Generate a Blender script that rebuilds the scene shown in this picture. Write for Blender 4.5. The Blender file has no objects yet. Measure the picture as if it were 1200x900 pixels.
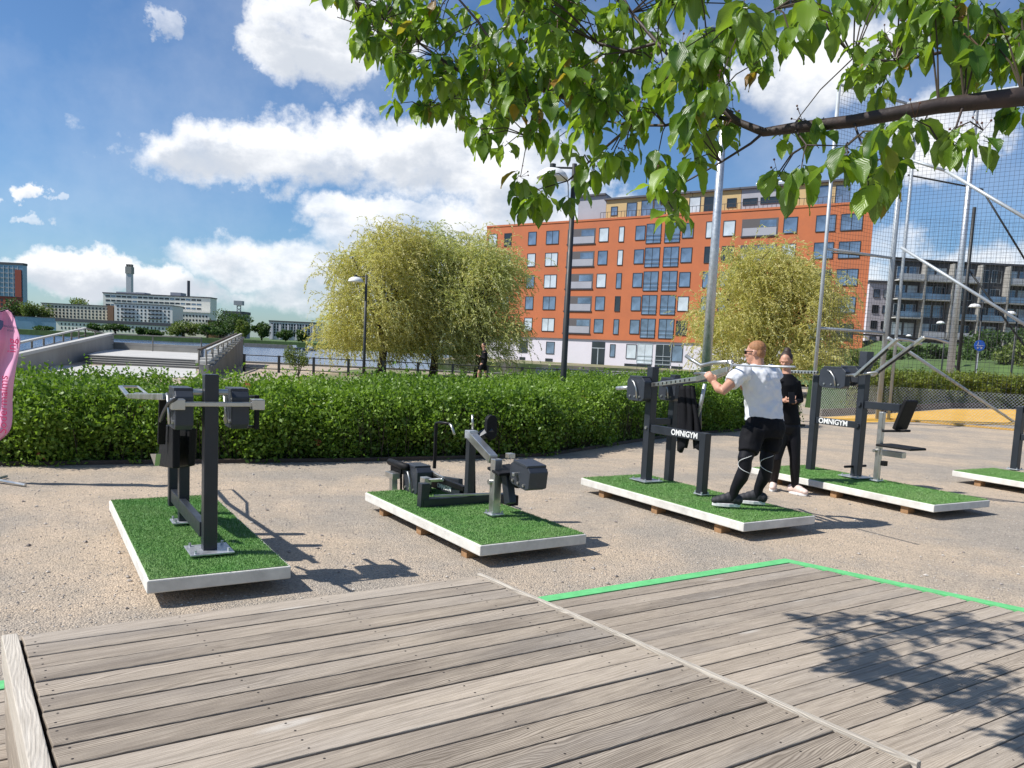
import bpy, bmesh, math, random
import numpy as np
from mathutils import Vector as V, Matrix, Quaternion
random.seed(7); rng = np.random.default_rng(11)
S = bpy.context.scene; COL = S.collection
RAD = math.radians
# ------------------------------------------------------------------ camera
F, CX, CY, H = 930., 600., 500., 1.61
pitch = math.atan(92/930.); rl = math.atan(.047)
FW = V((0, math.cos(pitch), -math.sin(pitch))); UP0 = V((0, math.sin(pitch), math.cos(pitch))); RT0 = V((1, 0, 0))
RT = RT0*math.cos(rl)+UP0*math.sin(rl); UPV = UP0*math.cos(rl)-RT0*math.sin(rl)
EYE = V((0, 0, H))
def ray(px, py): return FW+RT*((px-CX)/F)-UPV*((py-CY)/F)
def G(px, py, z=0.):
    d = ray(px, py); return EYE+d*((z-H)/d.z)
def P(px, py, D):
    d = ray(px, py); return EYE+d*(D/d.y)
def PL(px, py, o, n):
    d = ray(px, py); return EYE+d*((V(o)-EYE).dot(n)/d.dot(n))
cam = bpy.data.cameras.new('camera'); co = bpy.data.objects.new('camera', cam); COL.objects.link(co)
co.matrix_world = Matrix(((RT.x, UPV.x, -FW.x, 0), (RT.y, UPV.y, -FW.y, 0), (RT.z, UPV.z, -FW.z, H), (0, 0, 0, 1)))
cam.sensor_width = 36; cam.lens = F/1200*36; cam.shift_y = 50/1200; cam.clip_end = 6000; cam.clip_start = .05
S.camera = co
# ------------------------------------------------------------------ tree of things
def tag(o, label=None, cat=None, group=None, kind=None):
    if label: o['label'] = label
    if cat: o['category'] = cat
    if group: o['group'] = group
    if kind: o['kind'] = kind
    return o
def empty(name, loc, label, cat, group=None):
    o = bpy.data.objects.new(name, None); COL.objects.link(o); o.location = loc; o.empty_display_size = .1
    return tag(o, label, cat, group)
def link(name, me, parent=None):
    o = bpy.data.objects.new(name, me); COL.objects.link(o)
    if parent is not None:
        o.parent = parent
        loc = V((0, 0, 0)); q = parent
        while q is not None: loc += q.location; q = q.parent
        o.location = -loc                       # parents are only translated: children carry world coordinates
    return o
class MB:
    def __init__(s): s.v = []; s.f = []; s.m = []; s.r = []; s.mi = 0; s.rv = 0.
    def add(s, vs, fs):
        b = len(s.v); s.v += [tuple(x) for x in vs]
        for f in fs: s.f.append(tuple(b+i for i in f)); s.m.append(s.mi); s.r.append(s.rv)
        return s
    def box(s, c, ex, ey, ez):                  # centre and three half-axis vectors
        c = V(c); ex = V(ex); ey = V(ey); ez = V(ez)
        vs = [c+ex*a+ey*b+ez*d for d in (-1, 1) for a, b in ((-1, -1), (1, -1), (1, 1), (-1, 1))]
        return s.add(vs, [(3, 2, 1, 0), (4, 5, 6, 7), (0, 1, 5, 4), (1, 2, 6, 5), (2, 3, 7, 6), (3, 0, 4, 7)])
    def ab(s, x0, x1, y0, y1, z0, z1):
        return s.box(((x0+x1)/2, (y0+y1)/2, (z0+z1)/2), ((x1-x0)/2, 0, 0), (0, (y1-y0)/2, 0), (0, 0, (z1-z0)/2))
    def bar(s, a, b, w, h, side=None):          # square bar between a and b; w along side, h across
        a = V(a); b = V(b); d = (b-a); L = d.length; d.normalize()
        if side is None: side = V((0, 0, 1)).cross(d)
        side = V(side); side = side-d*side.dot(d)
        if side.length < 1e-4: side = d.orthogonal()
        side.normalize(); up = d.cross(side)
        return s.box((a+b)/2, d*L/2, side*w/2, up*h/2)
    def tube(s, pts, r, n=8, cap=True):
        pts = [V(p) for p in pts]; rr = r if isinstance(r, (list, tuple)) else [r]*len(pts)
        vs = []; fs = []; prev = None
        for i, p in enumerate(pts):
            d = (pts[min(i+1, len(pts)-1)]-pts[max(i-1, 0)]).normalized()
            x = d.orthogonal().normalized() if prev is None else (prev-d*prev.dot(d)).normalized()
            prev = x; y = d.cross(x)
            for k in range(n):
                t = 2*math.pi*k/n; vs.append(p+(x*math.cos(t)+y*math.sin(t))*rr[i])
        for i in range(len(pts)-1):
            for k in range(n):
                fs.append((i*n+k, i*n+(k+1) % n, (i+1)*n+(k+1) % n, (i+1)*n+k))
        if cap: fs += [tuple(range(n-1, -1, -1)), tuple(range((len(pts)-1)*n, len(pts)*n))]
        return s.add(vs, fs)
    def prism(s, poly, ext):                    # polygon of 3-D points swept by ext
        n = len(poly); e = V(ext); vs = [V(p) for p in poly]+[V(p)+e for p in poly]
        return s.add(vs, [tuple(range(n-1, -1, -1)), tuple(range(n, 2*n))]+[(i, (i+1) % n, n+(i+1) % n, n+i) for i in range(n)])
    def sphere(s, c, rx, ry=None, rz=None, nu=14, nv=9):
        ry = ry or rx; rz = rz or rx; c = V(c); vs = [c+V((0, 0, rz))]
        for i in range(1, nv):
            a = math.pi*i/nv
            for k in range(nu):
                t = 2*math.pi*k/nu; vs.append(c+V((rx*math.sin(a)*math.cos(t), ry*math.sin(a)*math.sin(t), rz*math.cos(a))))
        vs.append(c-V((0, 0, rz))); fs = []
        for k in range(nu): fs.append((0, 1+k, 1+(k+1) % nu))
        for i in range(nv-2):
            for k in range(nu): a = 1+i*nu; fs.append((a+k, a+nu+k, a+nu+(k+1) % nu, a+(k+1) % nu))
        a = 1+(nv-2)*nu
        for k in range(nu): fs.append((a+k, len(vs)-1, a+(k+1) % nu))
        return s.add(vs, fs)
    def mesh(s, name, mats, smooth=False):
        me = bpy.data.meshes.new(name); me.from_pydata(s.v, [], s.f)
        for m in (mats if isinstance(mats, (list, tuple)) else [mats]): me.materials.append(m)
        if len(set(s.m)) > 1: me.polygons.foreach_set('material_index', s.m)
        a = me.attributes.new('rnd', 'FLOAT', 'FACE'); a.data.foreach_set('value', s.r)
        if smooth: me.polygons.foreach_set('use_smooth', [True]*len(s.f))
        bm = bmesh.new(); bm.from_mesh(me); bmesh.ops.recalc_face_normals(bm, faces=bm.faces); bm.to_mesh(me); bm.free()
        return me
    def build(s, name, mats, parent=None, smooth=False, bevel=0.):
        o = link(name, s.mesh(name, mats, smooth), parent)
        if bevel:
            b = o.modifiers.new('bevel', 'BEVEL'); b.width = bevel; b.segments = 2; b.limit_method = 'ANGLE'; b.angle_limit = .7
        return o
def text_part(body, loc, xdir, updir, size, mat, parent, name='lettering', depth=.001, bold=.0):
    c = bpy.data.curves.new(name, 'FONT'); c.body = body; c.size = size; c.extrude = depth; c.align_x = 'CENTER'; c.align_y = 'CENTER'; c.offset = bold
    t = bpy.data.objects.new('tmp', c); COL.objects.link(t)
    dg = bpy.context.evaluated_depsgraph_get(); me = bpy.data.meshes.new_from_object(t.evaluated_get(dg)); bpy.data.objects.remove(t)
    x = V(xdir).normalized(); y = V(updir); y = (y-x*y.dot(x)).normalized(); z = x.cross(y)
    me.transform(Matrix(((x.x, y.x, z.x, loc[0]), (x.y, y.y, z.y, loc[1]), (x.z, y.z, z.z, loc[2]), (0, 0, 0, 1))))
    me.materials.clear(); me.materials.append(mat); me.name = name
    return link(name, me, parent)
# ------------------------------------------------------------------ materials
class NT:
    def __init__(s, name):
        s.m = bpy.data.materials.new(name); s.m.use_nodes = True; s.t = s.m.node_tree; s.b = s.t.nodes['Principled BSDF']; s.out = s.t.nodes['Material Output']
    def n(s, typ, ins={}, **kw):
        x = s.t.nodes.new(typ)
        for k, v in kw.items(): setattr(x, k, v)
        for k, v in ins.items():
            if isinstance(v, bpy.types.NodeSocket): s.t.links.new(v, x.inputs[k])
            else: x.inputs[k].default_value = v
        return x
    def co(s, scale=(1, 1, 1), kind='Object', off=None):
        t = s.n('ShaderNodeTexCoord').outputs[kind]
        m = s.n('ShaderNodeMapping', {'Vector': t, 'Scale': scale})
        if off is not None:
            cb = s.n('ShaderNodeCombineXYZ', {'X': off, 'Y': off, 'Z': off}).outputs[0]; s.t.links.new(cb, m.inputs['Location'])
        return m.outputs[0]
    def noise(s, sc, det=4, rough=.6, vec=None, dist=0.):
        i = {'Scale': sc, 'Detail': det, 'Roughness': rough, 'Distortion': dist}
        if vec is not None: i['Vector'] = vec
        return s.n('ShaderNodeTexNoise', i).outputs['Fac']
    def math(s, op, a, b=0., clamp=False):
        x = s.n('ShaderNodeMath', {0: a, 1: b}, operation=op); x.use_clamp = clamp; return x.outputs[0]
    def rng(s, v, a, b, c=0., d=1.):
        return s.n('ShaderNodeMapRange', {0: v, 1: a, 2: b, 3: c, 4: d}).outputs[0]
    def mix(s, f, a, b, mode='MIX'):
        x = s.n('ShaderNodeMix', data_type='RGBA', blend_type=mode); x.clamp_result = False
        for i, v in ((0, f), (6, a), (7, b)):
            if isinstance(v, bpy.types.NodeSocket): s.t.links.new(v, x.inputs[i])
            else: x.inputs[i].default_value = v if i == 0 else (*v[:3], 1)
        return x.outputs[2]
    def col(s, c): s.t.links.new(c, s.b.inputs['Base Color'])
    def bump(s, h, st=.3, d=.01):
        b = s.n('ShaderNodeBump', {'Strength': st, 'Distance': d, 'Height': h}); s.t.links.new(b.outputs[0], s.b.inputs['Normal'])
def pm(name, c, rough=.5, metal=0., var=.12, vs=6., bump=0., bs=60.):
    k = NT(name); k.b.inputs['Roughness'].default_value = rough; k.b.inputs['Metallic'].default_value = metal
    v = k.co(); n = k.noise(vs, 5, .65, v)
    k.col(k.mix(k.rng(n, .3, .7), [x*(1-var) for x in c], [min(1, x*(1+var)) for x in c]))
    k.t.links.new(k.rng(n, .3, .7, max(0, rough-.08), min(1, rough+.1)), k.b.inputs['Roughness'])
    if bump: k.bump(k.noise(bs, 4, .6, v), bump, .004)
    return k.m
def leafm(name, c1, c2, c3=None, trans=.35, rough=.45, hi=.85):
    k = NT(name); r = k.n('ShaderNodeAttribute', attribute_name='rnd').outputs['Fac']
    c = k.mix(r, c1, c2)
    if c3: c = k.mix(k.rng(r, hi, hi+.03), c, c3)
    k.col(c); k.b.inputs['Roughness'].default_value = rough
    tr = k.n('ShaderNodeBsdfTranslucent'); tc = k.mix(.6, c, k.mix(1., c, (1.5, 1.7, .6), 'MULTIPLY')); k.t.links.new(tc, tr.inputs[0])
    mx = k.n('ShaderNodeMixShader', {0: trans}); k.t.links.new(k.b.outputs[0], mx.inputs[1]); k.t.links.new(tr.outputs[0], mx.inputs[2])
    k.t.links.new(mx.outputs[0], k.out.inputs[0]); return k.m
M = {}
M['gun'] = pm('anthracite_paint', (.020, .024, .031), .38, .0, .12, 5)
M['black'] = pm('black_plastic', (.008, .008, .009), .42, 0, .2, 8)
M['pad'] = pm('black_pad', (.01, .01, .011), .6, 0, .2, 20)
M['housing'] = pm('grey_housing', (.030, .035, .045), .42, 0, .12, 7)
M['steel'] = pm('brushed_steel', (.52, .51, .48), .34, .9, .1, 9)
M['galv'] = pm('galvanised', (.5, .52, .54), .42, .7, .2, 14)
M['galvpost'] = pm('galvanised_post', (.42, .45, .47), .5, .35, .12, 3)
M['white'] = pm('white_paint', (.75, .75, .73), .5, 0, .05, 3)
M['conc'] = pm('slab_concrete', (.62, .60, .55), .8, 0, .2, 5, .3, 80)
M['concg'] = pm('concrete_grey', (.30, .29, .265), .85, 0, .16, 1.2, .3, 20)
M['concl'] = pm('concrete_light', (.47, .46, .43), .85, 0, .1, .8, .2, 20)
M['concd'] = pm('concrete_dark', (.2, .19, .17), .9, 0, .25, 1.)  # darkest of the concrete tones
M['block'] = pm('raw_timber', (.3, .17, .08), .8, 0, .3, 20)
M['bark'] = pm('bark', (.07, .05, .035), .85, 0, .4, 8, .6, 25)
M['lamp'] = pm('lamp_post_paint', (.02, .022, .022), .5)
M['skin'] = pm('skin', (.52, .27, .18), .5, 0, .08, 20)
M['cloth'] = pm('black_cloth', (.006, .006, .008), .8, 0, .25, 12, .4, 40)
M['leggings'] = pm('dark_leggings', (.008, .008, .011), .55, 0, .2, 12)
M['tee'] = pm('white_tee', (.72, .73, .76), .8, 0, .04, 6, .5, 9)
M['hair'] = pm('ginger_hair', (.30, .14, .06), .7, 0, .3, 60)
M['hairb'] = pm('brown_hair', (.03, .015, .01), .6, 0, .3, 60)
M['shoe'] = pm('shoe_fabric', (.025, .025, .03), .7)
M['sole'] = pm('shoe_sole', (.7, .69, .68), .6)
M['shoel'] = pm('pale_shoe', (.72, .55, .48), .6)
M['glassb'] = pm('window_glass', (.16, .22, .30), .06, .35, .5, .35)
M['frame'] = pm('window_frame', (.03, .03, .035), .5)
M['orange'] = pm('orange_render', (.47, .14, .055), .85, 0, .12, .35)
M['whitewall'] = pm('white_render', (.62, .58, .62), .85, 0, .06, .2)
M['beige'] = pm('beige_cladding', (.5, .36, .17), .8, 0, .06, .5)
M['greyclad'] = pm('grey_cladding', (.33, .33, .36), .7, 0, .08, .5)
M['shadepanel'] = pm('balcony_shade_panel', (.10, .09, .09), .8)
M['balc'] = pm('balcony_front', (.5, .5, .52), .6)
M['cream'] = pm('cream_render', (.78, .70, .52), .85, 0, .06, .05)
M['creamw'] = pm('white_factory', (.80, .77, .68), .85, 0, .05, .05)
M['brown'] = pm('brown_brick', (.25, .14, .08), .85)
M['roofd'] = pm('dark_roof', (.08, .08, .09), .7)
M['darkwall'] = pm('dark_facade', (.07, .07, .075), .7, 0, .2, .2)
M['red'] = pm('red_brick', (.3, .07, .05), .85)
M['yellow'] = pm('yellow_pitch', (.62, .35, .05), .85, 0, .1, .4, .2, 60)
M['timber'] = pm('dark_timber', (.07, .05, .035), .85, 0, .3, 5)
M['green'] = pm('green_paint', (.13, .50, .18), .6, 0, .15, 12)
M['towerglass'] = pm('tower_glass', (.16, .26, .36), .2, .3, .25, .03)
M['blue'] = pm('sign_blue', (.02, .13, .6), .4)
M['hull'] = pm('boat_hull', (.04, .05, .07), .5)
for q in ('cloth', 'leggings', 'pad', 'black'): M[q].node_tree.nodes['Principled BSDF'].inputs['Specular IOR Level'].default_value = .2
# gravel
k = NT('gravel'); v = k.co()
big = k.noise(.45, 6, .65, v); mid = k.noise(3.5, 5, .7, v); fine = k.noise(55, 3, .7, v)
vor = k.n('ShaderNodeTexVoronoi', {'Vector': v, 'Scale': 95.}); vr = k.n('ShaderNodeSeparateColor', {0: vor.outputs['Color']}).outputs[0]
c = k.mix(k.rng(big, .42, .58), (.325, .288, .24), (.46, .372, .275))
c = k.mix(k.rng(mid, .35, .7), c, k.mix(1., c, (1.25, 1.22, 1.2), 'MULTIPLY'))
c = k.mix(1., c, k.mix(vr, (.72, .72, .73), (1.3, 1.28, 1.24)), 'MULTIPLY')
c = k.mix(k.rng(fine, .3, .75, 0, .4), c, (.22, .2, .18)); k.col(c)
k.b.inputs['Roughness'].default_value = .95; k.b.inputs['Specular IOR Level'].default_value = .2
k.bump(k.math('ADD', k.math('MULTIPLY', vor.outputs['Distance'], -.8), fine), .8, .012); M['gravel'] = k.m
# weathered planks (coordinates: object axes turned so X runs along the boards)
def woodmat(name, tones, seed):
    k = NT(name); r = k.n('ShaderNodeAttribute', attribute_name='rnd').outputs['Fac']; off = k.math('MULTIPLY', r, 37.7+seed)
    uv = k.n('ShaderNodeUVMap', uv_map='UVMap').outputs[0]
    ad = k.n('ShaderNodeVectorMath', operation='ADD'); k.t.links.new(uv, ad.inputs[0]); k.t.links.new(k.n('ShaderNodeCombineXYZ', {'X': off, 'Y': k.math('MULTIPLY', off, 1.7)}).outputs[0], ad.inputs[1])
    b = ad.outputs[0]
    def mp(sc): return k.n('ShaderNodeMapping', {'Vector': b, 'Scale': sc}).outputs[0]
    wp = k.n('ShaderNodeVectorMath', {0: b, 1: k.n('ShaderNodeCombineXYZ', {'Y': k.math('MULTIPLY', k.math('SUBTRACT', k.noise(1., 3, .5, mp((1.1, 5, 1))), .5), .16)}).outputs[0]}, operation='ADD').outputs[0]
    rings = k.n('ShaderNodeTexWave', {'Vector': k.n('ShaderNodeMapping', {'Vector': wp, 'Scale': (.25, 17, 1)}).outputs[0], 'Scale': 2.2, 'Distortion': 3.5, 'Detail': 3., 'Detail Scale': .8}, bands_direction='Y').outputs['Fac']
    fib = k.noise(1., 6, .8, mp((4.5, 120, 1))); fib2 = k.noise(1., 5, .75, mp((.8, 26, 1)))
    blot = k.noise(1., 5, .65, mp((1.5, 5, 1))); amt = k.n('ShaderNodeTexWhiteNoise', {'W': off}, noise_dimensions='1D').outputs['Value']
    c = k.mix(k.rng(r, .15, .85), tones[0], tones[1])
    c = k.mix(k.rng(blot, .4, .65, 0, .8), c, tones[2])
    c = k.mix(k.math('MULTIPLY', k.rng(rings, .35, .95), k.rng(amt, .2, 1., .1, .8)), c, tones[3])
    c = k.mix(k.rng(fib2, .5, .7, 0, .55), c, tones[3])
    c = k.mix(k.rng(k.noise(1., 3, .5, mp((.5, 2.2, 1))), .5, .7, 0, .25), c, (.33, .32, .31))
    c = k.mix(1., c, k.mix(k.rng(fib, .36, .66), (1.15, 1.145, 1.13), (.68, .66, .63)), 'MULTIPLY')
    kn = k.n('ShaderNodeTexVoronoi', {'Vector': mp((1.6, 7.5, 1)), 'Scale': 1., 'Randomness': 1.}); kd = kn.outputs['Distance']
    sel = k.math('GREATER_THAN', k.n('ShaderNodeSeparateColor', {0: kn.outputs['Color']}).outputs[0], .72)
    kdn = k.math('ADD', kd, k.math('MULTIPLY', k.math('SUBTRACT', blot, .5), .12))
    ring = k.math('MULTIPLY', k.rng(kdn, .2, .1), sel)
    c = k.mix(k.math('MULTIPLY', ring, .55), c, (.56, .52, .46)); core = k.math('MULTIPLY', k.rng(kdn, .06, .035), sel)
    c = k.mix(k.math('MULTIPLY', core, .7), c, (.16, .12, .09))
    k.col(c); k.b.inputs['Roughness'].default_value = .85; k.b.inputs['Specular IOR Level'].default_value = .25
    k.bump(k.math('ADD', fib, k.math('MULTIPLY', rings, .3)), .45, .006); return k.m
M['wood'] = woodmat('weathered_board', ((.45, .385, .315), (.265, .225, .185), (.475, .405, .325), (.12, .095, .072)), 0)
M['woodl'] = woodmat('pale_board', ((.56, .51, .44), (.50, .46, .39), (.58, .53, .46), (.34, .3, .26)), 3)
M['nail'] = pm('screw_head', (.05, .04, .035), .6, .5)
# artificial turf
k = NT('turf'); v = k.co(); r = k.n('ShaderNodeAttribute', attribute_name='rnd').outputs['Fac']
c = k.mix(r, (.07, .20, .04), (.22, .42, .11)); c = k.mix(k.rng(k.noise(3., 4, .6, v), .35, .7, 0, .6), c, (.22, .32, .12)); k.col(c)
k.b.inputs['Roughness'].default_value = .5; M['turf'] = k.m
# water
k = NT('water'); v = k.co((1, 3, 1)); k.b.inputs['Base Color'].default_value = (.05, .09, .17, 1); k.b.inputs['Roughness'].default_value = .18
k.bump(k.noise(.6, 6, .7, v), .35, .5); M['water'] = k.m
# soil / grass
k = NT('rough_ground'); v = k.co(); k.col(k.mix(k.rng(k.noise(.3, 5, .6, v), .4, .6), (.10, .14, .035), (.3, .24, .17))); k.b.inputs['Roughness'].default_value = .95; M['soil'] = k.m
M['hill'] = pm('grassy_slope', (.07, .12, .03), .95, 0, .35, .5)
# foliage
M['cherry'] = leafm('cherry_leaf', (.035, .095, .012), (.10, .21, .025), (.26, .15, .035), .42, .32, .95)
M['rose'] = leafm('hedge_leaf', (.05, .12, .012), (.27, .40, .05), (.24, .22, .05), .33, .5, .95)
M['roseflower'] = leafm('hedge_bloom', (.45, .08, .07), (.5, .2, .1), None, .3, .6)
M['willow'] = leafm('willow_leaf', (.42, .38, .13), (.64, .57, .23), (.5, .52, .28), .42, .5, .8)
M['willow2'] = leafm('willow_leaf_green', (.36, .38, .15), (.56, .55, .26), (.6, .53, .2), .42, .5, .7)
M['tree'] = leafm('far_leaf', (.03, .07, .015), (.09, .15, .03), None, .25, .6)
M['treeb'] = leafm('far_leaf_bright', (.09, .14, .03), (.2, .24, .05), None, .25, .6)
M['hedge2'] = leafm('yellow_hedge_leaf', (.10, .15, .02), (.24, .27, .04), None, .3, .55)
M['twig'] = pm('twig', (.06, .045, .03), .9)
M['hcore'] = pm('hedge_core_shade', (.03, .065, .012), .9, 0, .5, 15)
# net: real strands
M['net'] = pm('net_strand', (.03, .03, .035), .7)
M['pink'] = pm('pink_fabric', (.75, .36, .52), .7, 0, .06, 4)
M['magenta'] = pm('magenta_print', (.65, .03, .14), .7)
M['navy'] = pm('navy_print', (.03, .04, .12), .7)
# ------------------------------------------------------------------ leaf clouds
def leaves(name, pts, size, mat, parent=None, aspect=.55, axis=None, jit=1., rndv=None, fold=True, szj=.35):
    """pts Nx3 leaf bases; every leaf is a folded rhomb of its own random attitude."""
    n = len(pts); pts = np.asarray(pts, float)
    d = rng.normal(size=(n, 3)); d /= np.linalg.norm(d, axis=1)[:, None]
    if axis is not None:
        d = np.asarray(axis)+d*jit; d /= np.linalg.norm(d, axis=1)[:, None]
    q = rng.normal(size=(n, 3)); s = np.cross(d, q); s /= np.linalg.norm(s, axis=1)[:, None]; nn = np.cross(d, s)
    L = size*(1+szj*rng.uniform(-1, 1, n))[:, None]; W = L*aspect*.5
    a = pts; b = pts+d*L*.5+s*W+nn*W*.35; c = pts+d*L; e = pts+d*L*.5-s*W+nn*W*.35
    vs = np.stack([a, b, c, e], 1).reshape(-1, 3)
    me = bpy.data.meshes.new(name); me.vertices.add(4*n); me.vertices.foreach_set('co', vs.ravel())
    me.loops.add(4*n); me.loops.foreach_set('vertex_index', np.arange(4*n, dtype=np.int32))
    me.polygons.add(n); me.polygons.foreach_set('loop_start', np.arange(0, 4*n, 4, dtype=np.int32))
    at = me.attributes.new('rnd', 'FLOAT', 'FACE'); at.data.foreach_set('value', (rng.uniform(0, 1, n) if rndv is None else rndv).astype(np.float32))
    me.materials.append(mat); me.update(); me.validate()
    return link(name, me, parent)
def blob_points(c, r, n, nb=14, flat=1., shell=.55):
    """leaf points in clumps spread over an ellipsoid crown"""
    c = np.array(c); r = np.array(r); out = []
    d = rng.normal(size=(nb, 3)); d /= np.linalg.norm(d, axis=1)[:, None]; d[:, 2] = d[:, 2]*.9+.1
    cc = c+d*r*rng.uniform(.35, .8, nb)[:, None]; cr = rng.uniform(.28, .5, nb)
    for i in range(nb):
        m = int(n/nb); e = rng.normal(size=(m, 3)); e /= np.linalg.norm(e, axis=1)[:, None]
        out.append(cc[i]+e*r*cr[i]*(shell+(1-shell)*rng.uniform(0, 1, m))[:, None]*rng.uniform(.8, 1.08, m)[:, None])
    return np.concatenate(out)
# ================================================================== SETTING
def structure(mb, name, mats, **kw):
    o = mb.build(name, mats, **kw); o['kind'] = 'structure'; return o
g = MB()
# near ground: gravel sheet to the quay edge, then far shore land
g.add([(-60, -30, 0), (90, -30, 0), (90, 47, 0), (-60, 47, 0)], [(0, 1, 2, 3)])
structure(g, 'ground', M['gravel'])
g = MB(); g.add([(-2500, 46, -3), (2500, 46, -3), (2500, 3500, -3), (-2500, 3500, -3)], [(0, 1, 2, 3)]); structure(g, 'water', M['water'])
g = MB(); g.ab(-60, 90, 46.9, 47.3, -3.5, .12); structure(g, 'quay', M['concg'])
g = MB(); g.add([(-9, 24, .004), (9, 24, .004), (11, 46.8, .004), (-9, 46.8, .004)], [(0, 1, 2, 3)]); structure(g, 'verge', M['soil'])
# land that carries the orange block and the right-hand block, and the far shore
g = MB(); g.prism([(-9, 90, -.05), (600, 52, -.05), (900, 900, -.05), (100, 400, -.05), (-9, 150, -.05)], (0, 0, -4)); structure(g, 'shore', M['soil'])
g = MB(); g.prism([(-900, 400, -.5), (-30, 392, -.5), (60, 420, -.5), (300, 1400, -.5), (-1200, 1400, -.5)], (0, 0, -4)); structure(g, 'far_shore', M['hill'])
# rolling hill behind the cage on the right
g = MB(); n = 40; vs = []; fs = []
for i in range(n+1):
    for j in range(n+1):
        x = 22+90*i/n; y = 47+60*j/n
        h = 5.0*(1-math.exp(-((j/n)*3.2)))*min(1, (i/n)*5)*(.8+.2*math.sin(i*.7+j*.3)); vs.append((x, y, -.1+h))
for i in range(n):
    for j in range(n): a = i*(n+1)+j; fs.append((a, a+n+1, a+n+2, a+1))
g.add(vs, fs); structure(g, 'hill', M['hill'], smooth=True)
# ================================================================== DECKS
def boards(mb, org, e, f, L0, L1, W, nb, ztop, th, cutseed=0, joints=True, clip=None, gap=.008, nails=True):
    """boards run along e from L0 to L1, stacked along f; UV stored separately"""
    rs = random.Random(cutseed); uvs = []
    for i in range(nb):
        segs = [(L0, L1)]
        if clip: segs = [clip(i)]
        if joints and rs.random() < .45 and segs[0][1]-segs[0][0] > 2.5:
            c = segs[0][0]+(segs[0][1]-segs[0][0])*rs.uniform(.3, .7); segs = [(segs[0][0], c-.003), (c+.003, segs[0][1])]
        for a, b in segs:
            mb.rv = rs.random(); dz = rs.uniform(-.002, .002)
            c = org+e*((a+b)/2)+f*((i+.5)*W)+V((0, 0, ztop-th/2+dz))
            mb.mi = 0; mb.box(c, e*((b-a)/2), f*(W/2-gap/2), V((0, 0, th/2)))
            if nails:
                xs = list(np.arange(math.ceil(a/.6)*.6, b, .6))+[a+.03, b-.03]
                for x in xs:
                    for t in (.25, .75):
                        mb.mi = 1; p = org+e*(x+rs.uniform(-.012, .012))+f*((i+t+rs.uniform(-.05, .05))*W)+V((0, 0, ztop+dz+.0006))
                        r = .0042; mb.add([p+V((r*math.cos(u), r*math.sin(u), 0)) for u in [q*math.pi/3 for q in range(6)]], [tuple(range(6))])
                        mb.mi = 0
def wood_uv(o, e, f):
    me = o.data; uv = me.uv_layers.new(name='UVMap'); co_ = [v.co for v in me.vertices]
    for p in me.polygons:
        nrm = p.normal
        for li in p.loop_indices:
            c = co_[me.loops[li].vertex_index]
            b = c.dot(f) if abs(nrm.z) > .5 else (c.z+c.dot(f)*(0 if abs(nrm.dot(f)) > .5 else 1))
            uv.data[li].uv = (c.dot(e), b)
ZS = .46
e1 = (G(560, 672, ZS)-G(18, 742, ZS)); e1.z = 0; e1.normalize()
A = G(5, 747, ZS); B = G(560, 672, ZS); A.z = B.z = 0; f1 = G(1062, 888, ZS)-G(560, 672, ZS); f1.z = 0; f1.normalize()   # the boards meet the ends a little askew
Ls = (B-A).dot(e1); Ws = (G(1062, 888, ZS)-G(560, 672, ZS)).length
st = empty('wooden_stage', (A.x, A.y, 0), 'raised platform of weathered grey boards with a pale edge strip, nearest to the camera', 'stage')
W = .1225; nb = int(round((Ws-.0)/W)); W = Ws/nb
I0 = G(26, 745.5, ZS); I1 = G(68, 900, ZS); I0.z = I1.z = 0; fL = (I1-I0).normalized(); det = e1.x*f1.y-e1.y*f1.x
def lclip(i):                                     # the left end runs slightly out of square
    q = I0-A; fq = (e1.x*q.y-e1.y*q.x)/det; fd_ = (e1.x*fL.y-e1.y*fL.x)/det; s_ = ((i+.5)*W-fq)/fd_; w_ = q+fL*s_
    return ((w_.x*f1.y-w_.y*f1.x)/det, Ls-.02)
mb = MB(); boards(mb, A, e1, f1, 0, Ls-.02, W, nb, ZS, .035, 3, joints=False, gap=.009, clip=lclip)
o = mb.build('deck_boards', [M['wood'], M['nail']], st, bevel=.003); wood_uv(o, e1, f1)
mb = MB(); mb.rv = .3; mb.box(I0-e1*.038+fL*(Ws/2)+V((0, 0, ZS-.06)), e1*.026, fL*(Ws/2+.03), V((0, 0, .065))); o = mb.build('edge_board', M['woodl'], st, bevel=.004); wood_uv(o, f1, e1)
for q, (z0, z1) in enumerate(((.27, .385), (.145, .262), (.02, .137))):
    mb = MB(); mb.rv = .2+q*.3; mb.box(I0-e1*.042+fL*(Ws/2)+V((0, 0, (z0+z1)/2)), e1*.014, fL*(Ws/2+.02), V((0, 0, (z1-z0)/2))); o = mb.build('side_board', M['wood'], st, bevel=.003); wood_uv(o, f1, e1)
mb = MB(); mb.rv = .6; mb.box(A+e1*(Ls-.005)+f1*(Ws/2)+V((0, 0, ZS-.021)), e1*.011, f1*(Ws/2+.01), V((0, 0, .03))); o = mb.build('edge_strip', M['woodl'], st, bevel=.002); wood_uv(o, f1, e1)
for q, (z0, z1) in enumerate(((.29, .42), (.155, .28), (.02, .147))):
    mb = MB(); mb.rv = .5+q*.2; mb.box(A+e1*(Ls-.02)+f1*(Ws/2)+V((0, 0, (z0+z1)/2)), e1*.014, f1*(Ws/2), V((0, 0, (z1-z0)/2))); o = mb.build('side_board', M['wood'], st, bevel=.003); wood_uv(o, f1, e1)
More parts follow.
